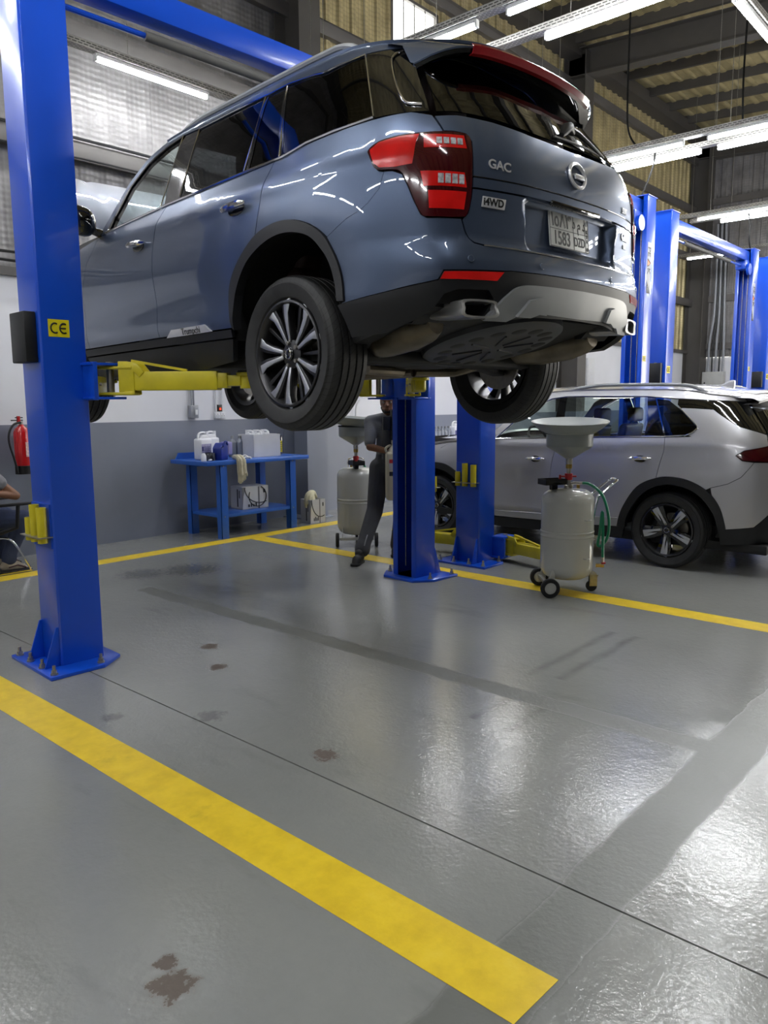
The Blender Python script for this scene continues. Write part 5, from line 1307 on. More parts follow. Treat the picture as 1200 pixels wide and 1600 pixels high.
MB().lathe([(.018, -.015), (.038, -.015), (.042, 0), (.038, .015), (.018, .015)], 22, Matrix.Translation((.055, .01, .044)) @ Matrix.Rotation(1.2, 4, 'Y') @ Matrix.Rotation(.5, 4, 'X'), closed=True).build('ring', MBLK, gn)
MB().lathe([(.001, 0), (.03, 0), (.028, .06), (.012, .09), (.001, .09)], 18, Matrix.Translation((-.02, .05, .002))).build('cup', MCAN, gn)
gl = thing('cotton_gloves', 'pair of cream cotton gloves hanging over the bench front edge', 'gloves', (5.37, 6.945, ZT), 0)
MGLV = mat('cream_cotton', '#b8b199', .85, var=.12, vs=40, bump=.4, bs=90, bd=.004)
for k, (dx, drop) in enumerate(((0, .27), (.045, .24))):
    MB().tube(catmull([(dx + .03, .12, .025), (dx + .01, .05, .03), (dx, -.012, .012), (dx, -.026, -.05), (dx + .005, -.026, -drop * .62)], 4), [.018] + [.030] * 8 + [.036] * 7 + [.034], 9).build('glove', MGLV, gl)
    for f_ in range(4):
        x = dx - .024 + .016 * f_
        MB().tube([(x * .9 + dx * .1, -.026, -drop * .60), (x, -.027, -drop * .82), (x + .004 * (f_ - 1.5), -.026, -drop * (1.0 - .05 * abs(f_ - 1.5)))], [.012, .010, .006], 7).build('glove_finger', MGLV, gl)
    MB().tube([(dx + .028, -.026, -drop * .45), (dx + .046, -.027, -drop * .66), (dx + .05, -.027, -drop * .78)], [.014, .011, .006], 7).build('glove_thumb', MGLV, gl)
rg_ = MB(); 
for k in range(7):
    a = k * .9; rg_.tube(catmull([(5.45 + .03 * k * .5, 7.03 + .03 * math.sin(a), ZT + .012), (5.48 + .03 * k * .5, 7.06 + .03 * math.cos(a), ZT + .03 + .01 * math.sin(3 * a)), (5.53 + .02 * k * .5, 7.02 + .03 * math.sin(2 * a), ZT + .010)], 4), .013, 6)
tag(rg_.build('plastic_wrap', mat('crumpled_film', '#c7c9cc', .25, var=.2, vs=30, bump=.5, bs=40, bd=.01)), 'crumpled clear film lying on the bench beside the gloves', 'film')
st = MB().tube([(5.77 + .13 * math.cos(a), 7.118 + .004 * math.sin(a), .42 + .12 * math.sin(a)) for a in np.linspace(PI * .85, PI * 2.35, 26)], .006, 6).build('strap', MBLK)
tag(st, 'loose black strap looped on the front of the shelf carton', 'strap')
# things on the second bench
for k in range(5): bottle(['leftmost', 'second', 'middle', 'fourth', 'rightmost'][k] + ' of the five small grey bottles behind the silver bonnet', (9.42 + .085 * k, 7.30, ZT), MGB, .26, 'grey bottles behind the silver bonnet')
jerrycan('white jug with navy label behind the silver bonnet', (9.90, 7.28, ZT), 0, 1.06, 2, 'white jugs behind the silver bonnet')
jerrycan('white jug beside the lift post behind the silver bonnet', (10.08, 7.34, ZT), 0, 1.08, None, 'white jugs behind the silver bonnet')
# ------------------------------------------------------------------ things on the walls
MPVC = mat('grey_conduit', '#8e9198', .5); MWPL = mat('white_switch_plastic', '#d6d7db', .4)
sw_ = thing('isolator_switch', 'grey isolator box with white rocker at the wainscot edge', 'switch', (5.335, 7.75, 1.41), 0)
MB().box(-.055, .055, -.06, 0, -.075, .075).build('box', MPVC, sw_, bevel=.006); MB().box(-.012, .045, -.066, -.06, -.055, .055).build('cover', MPVC, sw_, bevel=.004); MB().box(.0, .034, -.074, -.066, -.035, .025).build('rocker', MWPL, sw_, bevel=.003)
for x in (-.02, .01): MB().cyl((x, -.03, .075), (x, -.03, 1.35), .011, n=8).build('conduit', MPVC, sw_)
so = thing('wall_socket', 'white double wall socket with red switch above it', 'socket', (5.72, 7.75, 1.365), 0)
for x in (-.075, .0):
    MB().box(x, x + .073, -.035, 0, -.04, .04).build('face_plate', MWPL, so, bevel=.004)
    for dx, dz in ((.036, .012), (.022, -.008), (.05, -.008)): MB().box(x + dx - .003, x + dx + .003, -.0365, -.035, dz - .005, dz + .005).build('pin_hole', MBLK, so)
MB().box(-.03, .03, -.03, 0, .045, .125).build('switch_box', MBLK, so, bevel=.003); MB().box(-.012, .014, -.036, -.03, .06, .09).build('red_rocker', mat('red_switch', '#b8382a', .4, emit=.4, emit_col='#ff5a30'), so)
for x in (-.05, .04): MB().cyl((x, -.02, .04), (x, -.02, 1.35), .009, n=8).build('conduit', MWPL, so)
ex = thing('fire_extinguisher', 'red fire extinguisher hung on the grey wall band at left', 'extinguisher', (3.285, 7.62, .845), 0)
MRE = mat('extinguisher_red', '#b3161a', .25, coat=.6)
MB().lathe([(.001, 0), (.068, 0), (.075, .01), (.075, .05), (.074, .05), (.074, .36), (.060, .40), (.03, .425), (.022, .44), (.001, .44)], 30, Matrix.Translation((0, 0, .03))).build('cylinder', MRE, ex)
MB().lathe([(.060, -.01), (.079, -.01), (.079, .07), (.072, .075)], 28).build('boot', MBLK, ex)
MB().cyl((0, 0, .46), (0, 0, .50), .02, n=12).build('valve', MZNC, ex); MB().box(-.09, .02, -.012, .012, .505, .515).box(-.05, .02, -.012, .012, .53, .54).build('lever', MBLK, ex, bevel=.003)
MB().cyl((-.02, 0, .49), (-.02, 0, .55), .018, n=10).build('safety_pin', MRE, ex)
MB().tube(catmull([(-.01, -.02, .49), (-.08, -.03, .47), (-.13, -.04, .40), (-.14, -.045, .30), (-.11, -.05, .16), (-.09, -.05, .06)], 5), .011, 8).build('hose', MBLK, ex); MB().cyl((-.09, -.05, .07), (-.085, -.05, 0), .016, n=10).build('nozzle', MBLK, ex)
MB().box(.0, .055, -.078, -.070, .16, .30).build('label_sheet', mat('red_white_label', '#d9b9b4', .5, var=.3, vs=60), ex)
MB().box(-.02, .02, .07, .13, .30, .36).build('wall_hook', MZNC, ex)
for z, nm in ((2.93, 'upper'), (2.86, 'lower')):
    pts = [(x, YW - .115, z + .012 * math.sin(x * 2.1) * (1 if z > 2.9 else -.6)) for x in np.arange(-8, 6.7, .35)]
    tag(MB().tube(pts, .013, 6).build('wall_cable', MBLK), nm + ' black cable running along the back wall above the plaster', 'cable')
for z, nm in ((4.115, 'thick'), (3.93, 'thin')):
    tag(MB().tube([(x, YW - .12, z + .008 * math.sin(x * 1.7)) for x in np.arange(-8, 6.7, .4)], .014 if z > 4 else .009, 6).build('wall_cable', MBLK), nm + ' black cable clipped along the girt at left', 'cable')
tag(MB().tube(catmull([(8.09, YW - .03, 1.15), (8.09, YW - .04, 1.42), (8.13, YW - .05, 1.52), (8.22, YW - .05, 1.57), (8.36, YW - .05, 1.60)], 5), .013, 8).build('bent_conduit', MWPL), 'bent white conduit on the wall above the rear oil drainer', 'conduit')
# distribution panel on the end wall
ep = thing('electrical_panel', 'grey electrical panel on the far end wall', 'electrical panel', (XE - .11, 7.02, 1.62), 0)
MB().box(-.22, 0, -.26, .26, 0, .62).build('cabinet', mat('panel_grey', '#a9aaa8', .45), ep, bevel=.006); MB().box(-.228, -.22, -.24, .24, .02, .60).build('panel_door', MATS['panel_grey'], ep, bevel=.003); MB().box(-.236, -.228, .17, .20, .28, .36).build('latch', MBLK, ep)
for k in range(5): MB().tube(catmull([(-.08, -.2 + .09 * k, .62), (-.08, -.2 + .09 * k, 1.35), (-.06, -.16 + .06 * k, 2.2), (-.05, -.1 + .05 * k, 4.3)], 4), .022 if k % 2 else .03, 8).build('riser_conduit', MPVC if k % 2 == 0 else MBLK, ep)
ac = thing('junction_box', 'pale junction box on the white wall behind the silver SUV', 'junction box', (15.2, YW, 1.85), 0)
MB().box(-.16, .16, -.10, 0, 0, .55).build('cabinet', MWPL, ac, bevel=.006); MB().box(-.13, .13, -.108, -.10, .03, .52).build('cover', MWPL, ac, bevel=.003)
# hanging cables and sprinkler pipes
def hang(label, pts, r_=.012): tag(MB().tube(catmull(pts, 6), r_, 6).build('hanging_cable', mat('black_cable_sheath', '#070707', .85, spec=.2)), label, 'cable')
hang('doubled black cable hanging from the roof above the tail', [(10.05, 4.66, zroof(4.66) - .1), (10.06, 4.67, 6.2), (10.04, 4.66, 5.4), (10.05, 4.64, 5.0), (10.08, 4.55, 4.80), (10.1, 4.45, 4.76)])
hang('thin black cable dropping from the roof to the tray at right', [(10.45, 3.35, zroof(3.35) - .1), (10.47, 3.36, 6.3), (10.44, 3.36, 5.4), (10.46, 3.34, 4.76)])
hang('black cable curving down onto the top of the lift behind the tail', [(10.24, 4.35, 4.72), (10.05, 4.28, 4.5), (9.7, 4.2, 4.2), (9.42, 4.16, 3.95)])
hang('black cable dropping onto the crossbeam of the far lift', [(14.3, 4.4, 4.70), (14.25, 4.35, 4.4), (14.1, 4.3, 4.15), (14.1, 4.25, 3.9)])
for x, a, b, nm in ((15.0, 6.6, 4.9, 'left'), (19.9, 5.6, 3.9, 'right')):
    tag(MB().cyl((x, a, zroof(a) - .26), (x, b, zroof(b) - .26), .05, n=12).build('sprinkler_pipe', mat('red_pipe', '#7a2420', .5)), 'red sprinkler pipe under the roof purlins, the %s one' % nm, 'pipe')
# ------------------------------------------------------------------ people
MSKIN = mat('brown_skin', '#7a5138', .5, var=.08, vs=14, bump=.05, bs=60); MHAIR = mat('black_hair', '#0d0b0a', .6, bump=.5, bs=60, bd=.006)
def blob(name, caps, m, parent, vox=.008, it=6):
    """continuous surface grown from tapered rounded limbs: union by voxel remesh, then smoothed"""
    mb = MB()
    for c in caps:
        a, ra, b, rb = c[:4]; sc_ = c[4] if len(c) > 4 else None
        a, b = Vector(a), Vector(b); d = b - a; L = d.length
        d = d.normalized() if L > 1e-6 else Vector((0, 0, 1)); u = d.orthogonal().normalized(); w = d.cross(u); n_ = 14; vs = []; fs = []
        prof = [(-math.cos(t) * ra, math.sin(t) * ra) for t in np.linspace(0, PI / 2, 6)] + [(L + math.sin(t) * rb, math.cos(t) * rb) for t in np.linspace(0, PI / 2, 6)]
        prof[0] = (prof[0][0], 1e-4); prof[-1] = (prof[-1][0], 1e-4)
        for h_, r_ in prof:
            for k in range(n_):
                an = 2 * PI * k / n_; p = a + d * h_ + (u * math.cos(an) + w * math.sin(an)) * r_
                if sc_:   # squash about the capsule's middle along a world direction: (direction, factor)
                    mid = (a + b) / 2; sd = Vector(sc_[0]).normalized(); q = (p - mid).dot(sd); p = p + sd * (q * (sc_[1] - 1))
                vs.append(p)
        for i in range(len(prof) - 1):
            for k in range(n_): fs.append((i*n_+k, i*n_+(k+1) % n_, (i+1)*n_+(k+1) % n_, (i+1)*n_+k))
        fs.append(tuple(reversed(range(n_)))); fs.append(tuple(range((len(prof)-1)*n_, len(prof)*n_)))
        mb.add(vs, fs)
    o = mb.build(name, m, parent)
    r_ = o.modifiers.new('Remesh', 'REMESH'); r_.mode = 'VOXEL'; r_.voxel_size = vox; r_.use_smooth_shade = True
    s_ = o.modifiers.new('Smooth', 'SMOOTH'); s_.factor = .5; s_.iterations = it
    return o
def hand_caps(wrist, d, palm_n, curl, side):
    """palm plus five unequal curled fingers; d points along the hand, palm_n out of the palm, side=+1 thumb towards d x palm_n"""
    d = Vector(d).normalized(); nrm = Vector(palm_n); nrm = (nrm - d * nrm.dot(d)).normalized(); s = d.cross(nrm) * side; w = Vector(wrist); out = []
    for k in (-.027, -.009, .009, .027): out.append((w + d * .015 + s * k * .7, .015, w + d * .085 + s * k, .0135))
    for k, L in zip((.030, .010, -.010, -.029), (.072, .080, .074, .058)):
        p = w + d * .088 + s * k; q = d.copy(); c = curl
        for j, f_ in enumerate((.45, .32, .23)):
            q = (d * math.cos(c * (j + 1) * .75) + nrm * math.sin(c * (j + 1) * .75)); e = p + q * (L * f_)
            out.append((p, .0095 - .0012 * j, e, .0088 - .0012 * j)); p = e
    p = w + d * .03 + s * .030; q = (d * .55 + s * .7 + nrm * .35).normalized(); e = p + q * .042; out.append((p, .0125, e, .0105))
    q2 = (d * .8 + s * .15 + nrm * .6).normalized(); out.append((e, .0105, e + q2 * .034, .0085)); return out
def head_caps(c, f, up, s=1.0):
    """skull, jaw, nose, ears; c = middle of the head, f = facing"""
    c, f, up = Vector(c), Vector(f).normalized(), Vector(up).normalized(); l = up.cross(f).normalized(); f = l.cross(up)
    A = lambda a, b, d: c + (f * a + l * b + up * d) * s
    out = [(A(-.022, 0, .030), .082 * s, A(.018, 0, .036), .078 * s), (A(.030, 0, -.01), .064 * s, A(.040, 0, -.055), .048 * s), (A(.052, 0, -.075), .030 * s, A(.060, 0, -.088), .024 * s)]
    out += [(A(.052, .030, -.055), .026 * s, A(.0, .055, -.04), .024 * s), (A(.052, -.030, -.055), .026 * s, A(.0, -.055, -.04), .024 * s)]
    out += [(A(.088, 0, .022), .010 * s, A(.108, 0, -.018), .014 * s), (A(.094, .012, -.022), .009 * s, A(.094, -.012, -.022), .009 * s)]      # nose
    out += [(A(.082, .034, .030), .012 * s, A(.086, .012, .032), .012 * s), (A(.082, -.034, .030), .012 * s, A(.086, -.012, .032), .012 * s)]  # brow
    out += [(A(.088, .018, -.052), .008 * s, A(.088, -.018, -.052), .008 * s), (A(.084, .016, -.066), .009 * s, A(.084, -.016, -.066), .009 * s)]  # lips
    for q in (-1, 1): out.append((A(-.005, q * .078, .022), .016 * s, A(-.012, q * .080, -.018), .012 * s, (l, .6)))
    return out, A
def face_bits(A, parent, s=1.0, brow=True):
    for q in (-1, 1):
        e = blob('eye', [(A(.077, q * .032, .012), .0125 * s, A(.078, q * .032, .012), .0125 * s)], mat('eye_white', '#c9c4bd', .2), parent, .003, 1)
        MB().lathe([(.001, 0), (.006, 0), (.004, .002), (.001, .002)], 12, frame(A(.0905, q * .032, .012), (0, 0, 1) if False else (A(0, 1, 0) - A(0, 0, 0)), (A(0, 0, 1) - A(0, 0, 0)))).build('iris', MHAIR, e)
        MB().tube([A(.092, q * .014, .034), A(.094, q * .030, .039), A(.084, q * .048, .034)], [.003, .004, .002], 6).build('eyebrow', MHAIR, parent)
    MB().tube([A(.095, -.022, -.059), A(.0985, 0, -.058), A(.095, .022, -.059)], [.0012, .002, .0012], 5).build('mouth_line', mat('lip_dark', '#4d2a22', .5), parent)
def shoe(name, heel, toe, m, parent, sole, w=.042):
    h, t = Vector(heel), Vector(toe); d = (t - h); d.z = 0; d.normalize(); zz = Vector((0, 0, 1))
    o = blob(name, [(h + zz * .055, w, h + d * .10 + zz * .05, w), (h + d * .10 + zz * .05, w, t - d * .05 + zz * .012, w * .85), (h + zz * .06, w * .95, h + d * .03 + zz * .10, w * .95)], m, parent, .006, 4)
    s = Vector((-d.y, d.x, 0)); pts = []
    for u, k in ((-.045, .026), (-.03, .036), (.05, .038), ((t - h).length * .75, .044), ((t - h).length * .95, .034), ((t - h).length, .012)): pts.append((u, k))
    pol = [tuple((h + d * u + s * k)[:2]) for u, k in pts] + [tuple((h + d * u - s * k)[:2]) for u, k in reversed(pts)]
    z0 = min(h.z, t.z); MB().prism(pol, 0.001, .026, 'z').build('sole', sole, o, bevel=.005)
    return o
# --- mechanic half hidden by the lift post
mech = thing('person', 'standing mechanic in grey overalls half hidden behind the lift post', 'person', (5.638, 4.93, 0))
def V(x, y, z): return (x - 5.62, y - 4.95, z)
MUNI = mat('charcoal_workwear', '#3c3d42', .8, var=.12, vs=9, bump=.25, bs=14, bd=.02); MUNL = mat('mid_grey_shirt', '#66686d', .8, var=.1, vs=8, bump=.25, bs=14, bd=.02)
fdir = Vector((-.80, -.60, 0)); ldir = Vector((.60, -.80, 0))
hc = Vector(V(5.585, 4.925, 1.500)); HC, HA = head_caps(hc, (-.86, -.50, -.12), (-.05, -.03, 1))
rs, ls = V(5.505, 5.085, 1.315), V(5.735, 4.800, 1.325); re, le = V(5.395, 5.00, 1.085), V(5.735, 4.725, 1.085); rw_, lw_ = V(5.475, 4.845, 1.045), V(5.600, 4.700, 1.03)
rh, lh = V(5.56, 5.025, .87), V(5.67, 4.89, .87); rk, lk = V(5.42, 4.965, .475), V(5.69, 4.845, .465); ra, la = V(5.192, 4.935, .105), V(5.71, 4.94, .09)
neck = V(5.605, 4.94, 1.36); chest = V(5.62, 4.945, 1.20); waist = V(5.62, 4.955, .97)
body = HC + [(V(5.592, 4.93, 1.43), .052, neck, .056), (neck, .06, chest, .11), (chest, .115, waist, .11), (rs, .055, neck, .05), (ls, .055, neck, .05),
    (rs, .048, re, .038), (re, .038, rw_, .027), (ls, .048, le, .038), (le, .038, lw_, .027), (waist, .10, rh, .085), (waist, .10, lh, .085), (rh, .080, rk, .052), (rk, .052, ra, .035), (lh, .080, lk, .052), (lk, .052, la, .035)]
body += hand_caps(rw_, (.35, -.85, -.2), (.8, .35, .1), .75, 1) + hand_caps(lw_, (-.85, .3, .1), (.2, .8, .2), .75, -1)
bo_ = blob('body', body, MSKIN, mech, .0075, 4); face_bits(HA, mech)
blob('hair', [(HA(-.030, 0, .040), .086, HA(.012, 0, .056), .078), (HA(-.06, 0, .0), .055, HA(-.05, 0, -.03), .050), (HA(.045, .03, .095), .020, HA(.045, -.03, .095), .020)], MHAIR, mech, .006, 2)
blob('beard', [(HA(.070, .022, -.078), .020, HA(.070, -.022, -.078), .020), (HA(.03, .058, -.045), .017, HA(.062, .035, -.075), .018), (HA(.03, -.058, -.045), .017, HA(.062, -.035, -.075), .018)], MHAIR, mech, .005, 2)
blob('shirt', [(neck, .066, chest, .128), (chest, .132, waist, .128), (rs, .068, neck, .06), (ls, .068, neck, .06), (rs, .064, V(5.45, 5.043, 1.20), .060), (V(5.45, 5.043, 1.20), .060, V(5.415, 5.016, 1.125), .056), (ls, .064, V(5.735, 4.755, 1.18), .058), (chest, .12, rs, .07), (chest, .12, ls, .07)], MUNL, mech, .009, 5)
blob('bib', [(V(5.52, 4.87, 1.26), .055, V(5.53, 4.88, .98), .075), (V(5.56, 4.83, 1.26), .055, V(5.57, 4.85, .98), .075), (V(5.55, 4.99, 1.36), .02, V(5.50, 4.89, 1.27), .022), (V(5.66, 4.86, 1.36), .02, V(5.58, 4.82, 1.27), .022)], MUNI, mech, .008, 4)
tz = blob('trousers', [(waist, .135, V(5.62, 4.955, .88), .14), (rh, .105, rk, .080), (rk, .082, V(5.235, 4.945, .17), .066), (V(5.235, 4.945, .17), .07, V(5.215, 4.942, .125), .074), (lh, .105, lk, .080), (lk, .080, V(5.71, 4.93, .15), .066), (V(5.71, 4.93, .15), .066, V(5.71, 4.935, .10), .07)], MUNI, mech, .009, 4)
MB().tube([Vector(V(5.185, 4.89, .17)), Vector(V(5.195, 4.882, .22)), Vector(V(5.225, 4.885, .27))], .006, 6).build('reflective_piping', mat('reflective_tape', '#9a9ca0', .4), mech)
shoe('shoe', V(5.175, 4.937, 0), V(5.005, 4.86, 0), mat('black_boot', '#121212', .6), mech, MRUB); shoe('shoe', V(5.72, 4.955, 0), V(5.56, 4.835, 0), MATS['black_boot'], mech, MRUB)
# fluid can he is carrying
fc = thing('fluid_dispenser', 'cream fluid dispenser can with black pump head held by the mechanic', 'fluid dispenser', (5.523, 4.745, .585), math.radians(-42))
MCRM = mat('cream_plastic', '#c4bda6', .4, var=.04)
MB().box(-.10, .10, -.075, .075, 0, .46).build('body', MCRM, fc, bevel=.03, seg=3)
MB().lathe([(.085, .45), (.06, .50), (.042, .515), (.042, .55)], 26).build('neck', MCRM, fc); MB().lathe([(.048, .535), (.048, .565), (.03, .57), (.001, .57)], 26).build('cap', MCRM, fc)
MB().box(-.05, .05, -.05, .05, .57, .85).build('pump_head', MBLK, fc, bevel=.008); MB().box(-.125, -.05, -.035, .035, .66, .79).build('gauge_box', MBLK, fc, bevel=.006)
MB().box(-.035, .035, -.0515, -.05, .67, .76).build('scale_plate', MSIGN, fc)
for k in range(5): MB().box(-.028, .028, -.0522, -.0514, .68 + .015 * k, .684 + .015 * k).build('scale_line', MINK, fc)
MB().box(-.075, .06, -.0765, -.0752, .29, .39).build('label_sheet', MSIGN, fc); MB().box(-.075, .06, -.0772, -.0764, .355, .39).build('red_band', MREDP, fc); MB().box(-.075, .06, -.0765, -.0752, .235, .275).build('label_sheet', MINK, fc)
MB().tube(catmull([(-.09, 0, .455), (-.10, 0, .49), (-.06, 0, .515), (-.03, 0, .50)], 4), .012, 8).build('carry_grip', MCRM, fc)
# --- man seated at the left edge
sit = thing('person', 'seated man in grey polo shirt and blue jeans at the left edge', 'person', (2.50, 7.22, 0))
def U(x, y, z): return (x - 2.50, y - 7.22, z)
MPOLO = mat('grey_melange_polo', '#8f8f93', .85, var=.1, vs=30, bump=.2, bs=20, bd=.012); MJEAN = mat('blue_denim', '#353f5c', .85, var=.2, vs=10, bump=.3, bs=20, bd=.012); MSK2 = mat('warm_skin', '#8a5f45', .5, var=.08, vs=14)
rs, ls = U(2.58, 7.03, 1.02), U(2.52, 7.40, 1.02); re, le = U(2.945, 7.045, .695), U(2.80, 7.47, .72); rw_, lw_ = U(2.735, 6.985, .735), U(2.80, 7.22, .76)
rh, lh = U(2.50, 7.12, .50), U(2.50, 7.33, .50); rk, lk = U(3.015, 7.085, .475), U(2.99, 7.42, .48); ra, la = U(2.865, 7.115, .115), U(2.93, 7.44, .10)
neck = U(2.53, 7.22, 1.09); chest = U(2.48, 7.22, .90); waist = U(2.44, 7.225, .60)
HC, HA = head_caps(U(2.60, 7.21, 1.255), (.88, -.25, -.42), (.32, -.08, .95))
body = HC + [(U(2.565, 7.215, 1.17), .052, neck, .056), (neck, .06, chest, .11), (chest, .115, waist, .12), (rs, .055, neck, .05), (ls, .055, neck, .05), (rs, .050, re, .040), (re, .040, rw_, .028), (ls, .050, le, .040), (le, .040, lw_, .028),
    (waist, .11, rh, .09), (waist, .11, lh, .09), (rh, .085, rk, .055), (rk, .055, ra, .036), (lh, .085, lk, .055), (lk, .055, la, .036)]
body += hand_caps(rw_, (-.45, .75, .25), (.55, .3, .5), .8, 1) + hand_caps(lw_, (.1, -.9, .1), (.6, 0, .5), .8, -1)
blob('body', body, MSK2, sit, .0075, 4); face_bits(HA, sit)
blob('hair', [(HA(-.030, 0, .040), .086, HA(.012, 0, .056), .078), (HA(-.06, 0, .0), .055, HA(-.05, 0, -.03), .050)], MHAIR, sit, .006, 2)
blob('shirt', [(neck, .066, chest, .132), (chest, .138, waist, .145), (rs, .072, neck, .06), (ls, .072, neck, .06), (rs, .070, U(2.775, 7.04, .855), .066), (U(2.775, 7.04, .855), .066, U(2.81, 7.04, .82), .064), (ls, .07, U(2.66, 7.435, .87), .064), (chest, .125, rs, .07), (chest, .125, ls, .07)], MPOLO, sit, .009, 5)
blob('trousers', [(waist, .135, U(2.47, 7.225, .52), .14), (rh, .112, rk, .080), (rk, .080, U(2.885, 7.11, .175), .062), (U(2.885, 7.11, .175), .064, U(2.875, 7.112, .12), .066), (lh, .112, lk, .080), (lk, .080, U(2.935, 7.44, .16), .062), (U(2.935, 7.44, .16), .062, U(2.935, 7.44, .12), .066)], MJEAN, sit, .009, 4)
MSH = mat('beige_trainer', '#a79c8a', .7, var=.3, vs=16)
for h_, t_ in ((U(2.835, 7.115, 0), U(3.045, 7.085, 0)), (U(2.91, 7.44, 0), U(3.11, 7.42, 0))):
    o = shoe('trainer', h_, t_, MSH, sit, mat('dark_sole', '#2a2627', .6))
    h_, t_ = Vector(h_), Vector(t_); d = (t_ - h_).normalized()
    for k in range(4):
        p = h_ + d * (.08 + .028 * k) + Vector((0, 0, .098 - .014 * k)); q = Vector((-d.y, d.x, 0)); MB().tube([p - q * .03 - Vector((0, 0, .012)), p, p + q * .03 - Vector((0, 0, .012))], .004, 5).build('lace', MSIGN, o)
    MB().tube([h_ + d * .02 + Vector((d.y, -d.x, 0)) * .042 + Vector((0, 0, .045)), h_ + d * .10 + Vector((d.y, -d.x, 0)) * .043 + Vector((0, 0, .06)), h_ + d * .17 + Vector((d.y, -d.x, 0)) * .04 + Vector((0, 0, .03))], .007, 6).build('side_stripe', mat('dark_stripe', '#4a2f33', .6), o)
ph = thing('phone', 'dark mobile phone in the hands of the seated man', 'phone', (2.745, 7.085, .775), .3); MB(Matrix.Rotation(-.6, 4, 'Y')).box(-.004, .004, -.036, .036, -.02, .13).build('phone_body', MGLOSS, ph, bevel=.003)
ch = thing('visitor_chair', 'black padded armchair with chrome sled frame under the seated man', 'chair', (2.50, 7.235, 0))
MB().box(-.27, .26, -.24, .24, .33, .395).build('seat', MBLK, ch, bevel=.02, seg=3)
MB().prism([(-.30, .42), (-.24, .42), (-.30, .92), (-.36, .92)], -.23, .23, 'y').build('backrest', MBLK, ch, bevel=.02, seg=3)
for sy in (-1, 1):
    y = sy * .285
    MB().box(.0, .565, y - .028, y + .028, .615, .638).build('armrest', MBLK, ch, bevel=.008)
    MB().tube([(.10, y, .62), (.22, y, .40), (.20, sy * .24, .36)], .016, 8).build('arm_strut', MBLK, ch); MB().tube([(.42, y, .62), (.40, y, .42), (.24, sy * .24, .37)], .018, 8).build('arm_strut', MBLK, ch)
    MB().tube(catmull([(.24, sy * .245, .34), (.36, sy * .25, .30), (.47, sy * .255, .10), (.50, sy * .255, .02), (.44, sy * .255, .014), (-.30, sy * .255, .014)], 5), .011, 8).build('sled_leg', MCHR, ch)
    MB().tube([(-.28, sy * .22, .36), (-.31, sy * .22, .60)], .012, 8).build('back_upright', MCHR, ch)
MB().tube([(-.30, -.255, .014), (-.30, .255, .014)], .011, 8).build('sled_crossbar', MCHR, ch)
# ------------------------------------------------------------------ cable trays with LED tubes
def tube_emit():
    t = NT('led_tube_glow'); f = t.noise(t.coord('Object'), 2, 2)
    t.b.inputs['Base Color'].default_value = (.9, .9, .9, 1); t.b.inputs['Emission Color'].default_value = (.96, .98, 1.0, 1)
    t.link(t.math('MULTIPLY_ADD', f, .02 * TUBE_POWER, TUBE_POWER * .99), t.b.inputs['Emission Strength']); return t.m
MTUBE = tube_emit()
MHOUS = mat('white_batten', '#c9c9c7', .45)
def tray_mat():
    t = NT('perforated_galvanised'); v = t.coord('Object')
    br = t.new('ShaderNodeTexBrick'); br.inputs['Scale'].default_value = 1.0
    for k, q in (('Brick Width', .055), ('Row Height', .022), ('Mortar Size', .007)): br.inputs[k].default_value = q
    br.inputs['Color1'].default_value = (0, 0, 0, 1); br.inputs['Color2'].default_value = (0, 0, 0, 1); br.inputs['Mortar'].default_value = (1, 1, 1, 1)
    sx = t.new('ShaderNodeSeparateXYZ'); t.link(v, sx.inputs[0]); cx = t.new('ShaderNodeCombineXYZ')
    t.link(t.math('ADD', sx.outputs[0], 0), cx.inputs[0]); t.link(t.math('ADD', sx.outputs[1], sx.outputs[2]), cx.inputs[1]); t.link(cx.outputs[0], br.inputs['Vector'])
    base = t.ramp(t.noise(v, 8, 4), [(.3, lin('#8f8d88')), (.7, lin('#b4b2ac'))])
    t.link(t.mix(br.outputs['Color'], lin('#3b3a38'), base), t.b.inputs['Base Color']); t.b.inputs['Metallic'].default_value = .4; t.b.inputs['Roughness'].default_value = .45
    return t.m
MTRAY = tray_mat()
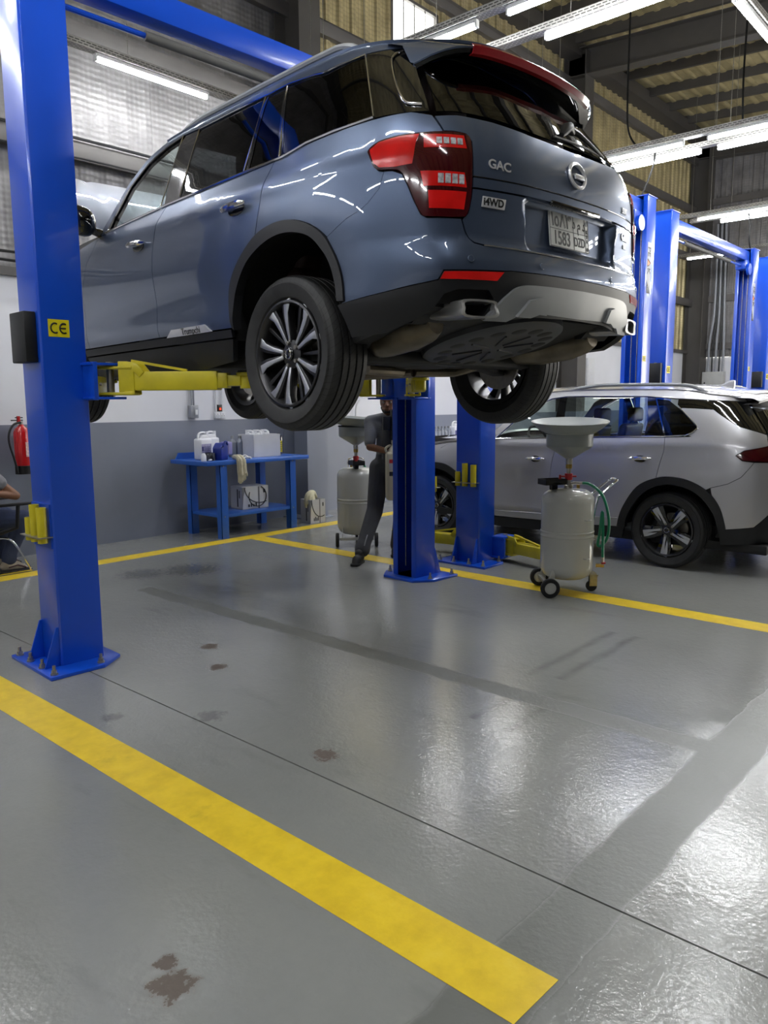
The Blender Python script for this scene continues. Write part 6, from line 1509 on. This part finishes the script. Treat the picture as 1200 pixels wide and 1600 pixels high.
def tray_run(label, a, b, z, tubes, tl, group, wires=True):
    """a run of tray from a to b (plan points) and tubes given by the distance of their start from a"""
    a, b = Vector((a[0], a[1], z)), Vector((b[0], b[1], z)); d = (b - a).normalized(); L = (b - a).length; rz = math.atan2(d.y, d.x)
    T = thing('cable_tray', label, 'cable tray', a, rz)
    MB().box(0, L, -.05, .05, 0, .004).build('tray_bed', MTRAY, T)
    MB().box(0, L, -.052, -.049, 0, .06).build('tray_side', MTRAY, T); MB().box(0, L, .049, .052, 0, .06).build('tray_side', MTRAY, T)
    if wires:
        for q in np.arange(.7, L, 2.4):
            top = zroof((a + d * q).y) - .1 - z
            MB().cyl((q, 0, 0), (q, 0, top), .004, n=5).build('hanger_wire', MROPE, T)
    ORD = ('first', 'second', 'third', 'fourth', 'fifth', 'sixth', 'seventh', 'eighth', 'ninth', 'tenth', 'eleventh'); no = 0
    for q in tubes:
        if (a + d * q).y < (-1.5 if (a + d * q).x < 3 else .9 if (a + d * q).x < 12 else -5.0): continue  # unseen tubes added down the runs for light; left out behind the tail
        no += 1; k = thing('tube_light', tl + (', %s from the %s' % (ORD[no - 1], 'left end' if abs(d.x) > .5 else 'back wall') if len(tubes) > 1 else ''), 'light', a + d * q + Vector((0, 0, -.055)), rz, group)
        if 'proto' not in TL:
            h_ = MB().box(0, 1.22, -.028, .028, .02, .055).build('housing', MHOUS, k, bevel=.004)
            MB().box(-.02, 0, -.022, .022, -.014, .05).build('end_cap', MHOUS, k, bevel=.003); MB().box(1.22, 1.24, -.022, .022, -.014, .05).build('end_cap', MHOUS, k, bevel=.003)
            MB().cyl((.005, 0, .0), (1.215, 0, .0), .019, n=10).build('glowing_tube', MTUBE, k)
            TL['proto'] = k
        else:
            for ch in TL['proto'].children:
                c = ch.copy(); COL.objects.link(c); c.parent = k
TL = {}
tray_run('perforated cable tray along the back wall behind the lifted car', (-6, 7.05), (13, 7.05), 4.72, [.9, 2.5, 4.1, 5.7, 7.3, 9.97, 11.6, 13.2, 14.8, 16.4], 'white LED tube along the back wall tray', 'tubes along the back wall')  # includes a hidden tube above the bench, added to brighten the wall there
TY = lambda y1: 12.0 - y1
def yrun(x, label, tl, group, ends, z=4.70, y0=6.6):
    tray_run(label, (x, y0), (x, -11.5), z, [y0 - e for e in ends], tl, group)
def ys(first, step=1.62, n_=9): return [first - step * k for k in range(n_)]
yrun(1.42, 'perforated cable tray high over the yellow line at left', 'white LED tube high over the left yellow line', 'tubes over the left line', ys(6.4, 1.62, 11))
yrun(5.78, 'perforated cable tray passing just above the lifted car roof', 'white LED tube just above the lifted car', 'tubes over the lifted car roof', [5.28, 3.73] + ys(2.1, 1.62, 8))
yrun(6.38, 'perforated cable tray nearest the top edge of the photo', 'white LED tube on the top centre tray', 'tubes at the top centre', [3.72, 2.1] + ys(.5, 1.62, 7))
yrun(10.0, 'upper of the paired cable trays right of the tailgate emblem', 'white LED tube on the nearer middle tray', 'tubes of the nearer middle tray', [5.12, 3.58] + ys(1.96, 1.62, 8))
yrun(10.48, 'lower of the paired cable trays in the middle distance', 'white LED tube on the farther middle tray', 'tubes of the farther middle tray', [5.08, 3.62] + ys(2.0, 1.62, 8))
yrun(14.2, 'nearer of the paired cable trays over the far lift', 'white LED tube light on the nearer far tray', 'tubes of the nearer far tray', ys(5.2, 1.62, 9), y0=5.7)
yrun(14.65, 'farther of the paired cable trays over the far lift', 'white LED tube light on the farther far tray', 'tubes of the farther far tray', ys(4.95, 1.62, 9), y0=5.5)
yrun(17.9, 'cable tray seen through the far lift', 'white LED tube seen through the far lift', 'tubes seen through the far lift', [6.75] + ys(4.6, 1.62, 6), y0=7.4)
yrun(-2.9, 'unseen cable tray added at far left to carry fill tubes', 'unseen LED tube added left of the view', 'added tubes left of the view', ys(5.5, 1.62, 9))  # tray and tubes out of view, added to light the car's side
tray_run('cable tray crossing the hall at the top right corner', (6.55, 2.29), (9.85, 2.29), 4.70, [.27], 'white LED tube light slanting into the top right corner', None, wires=False)
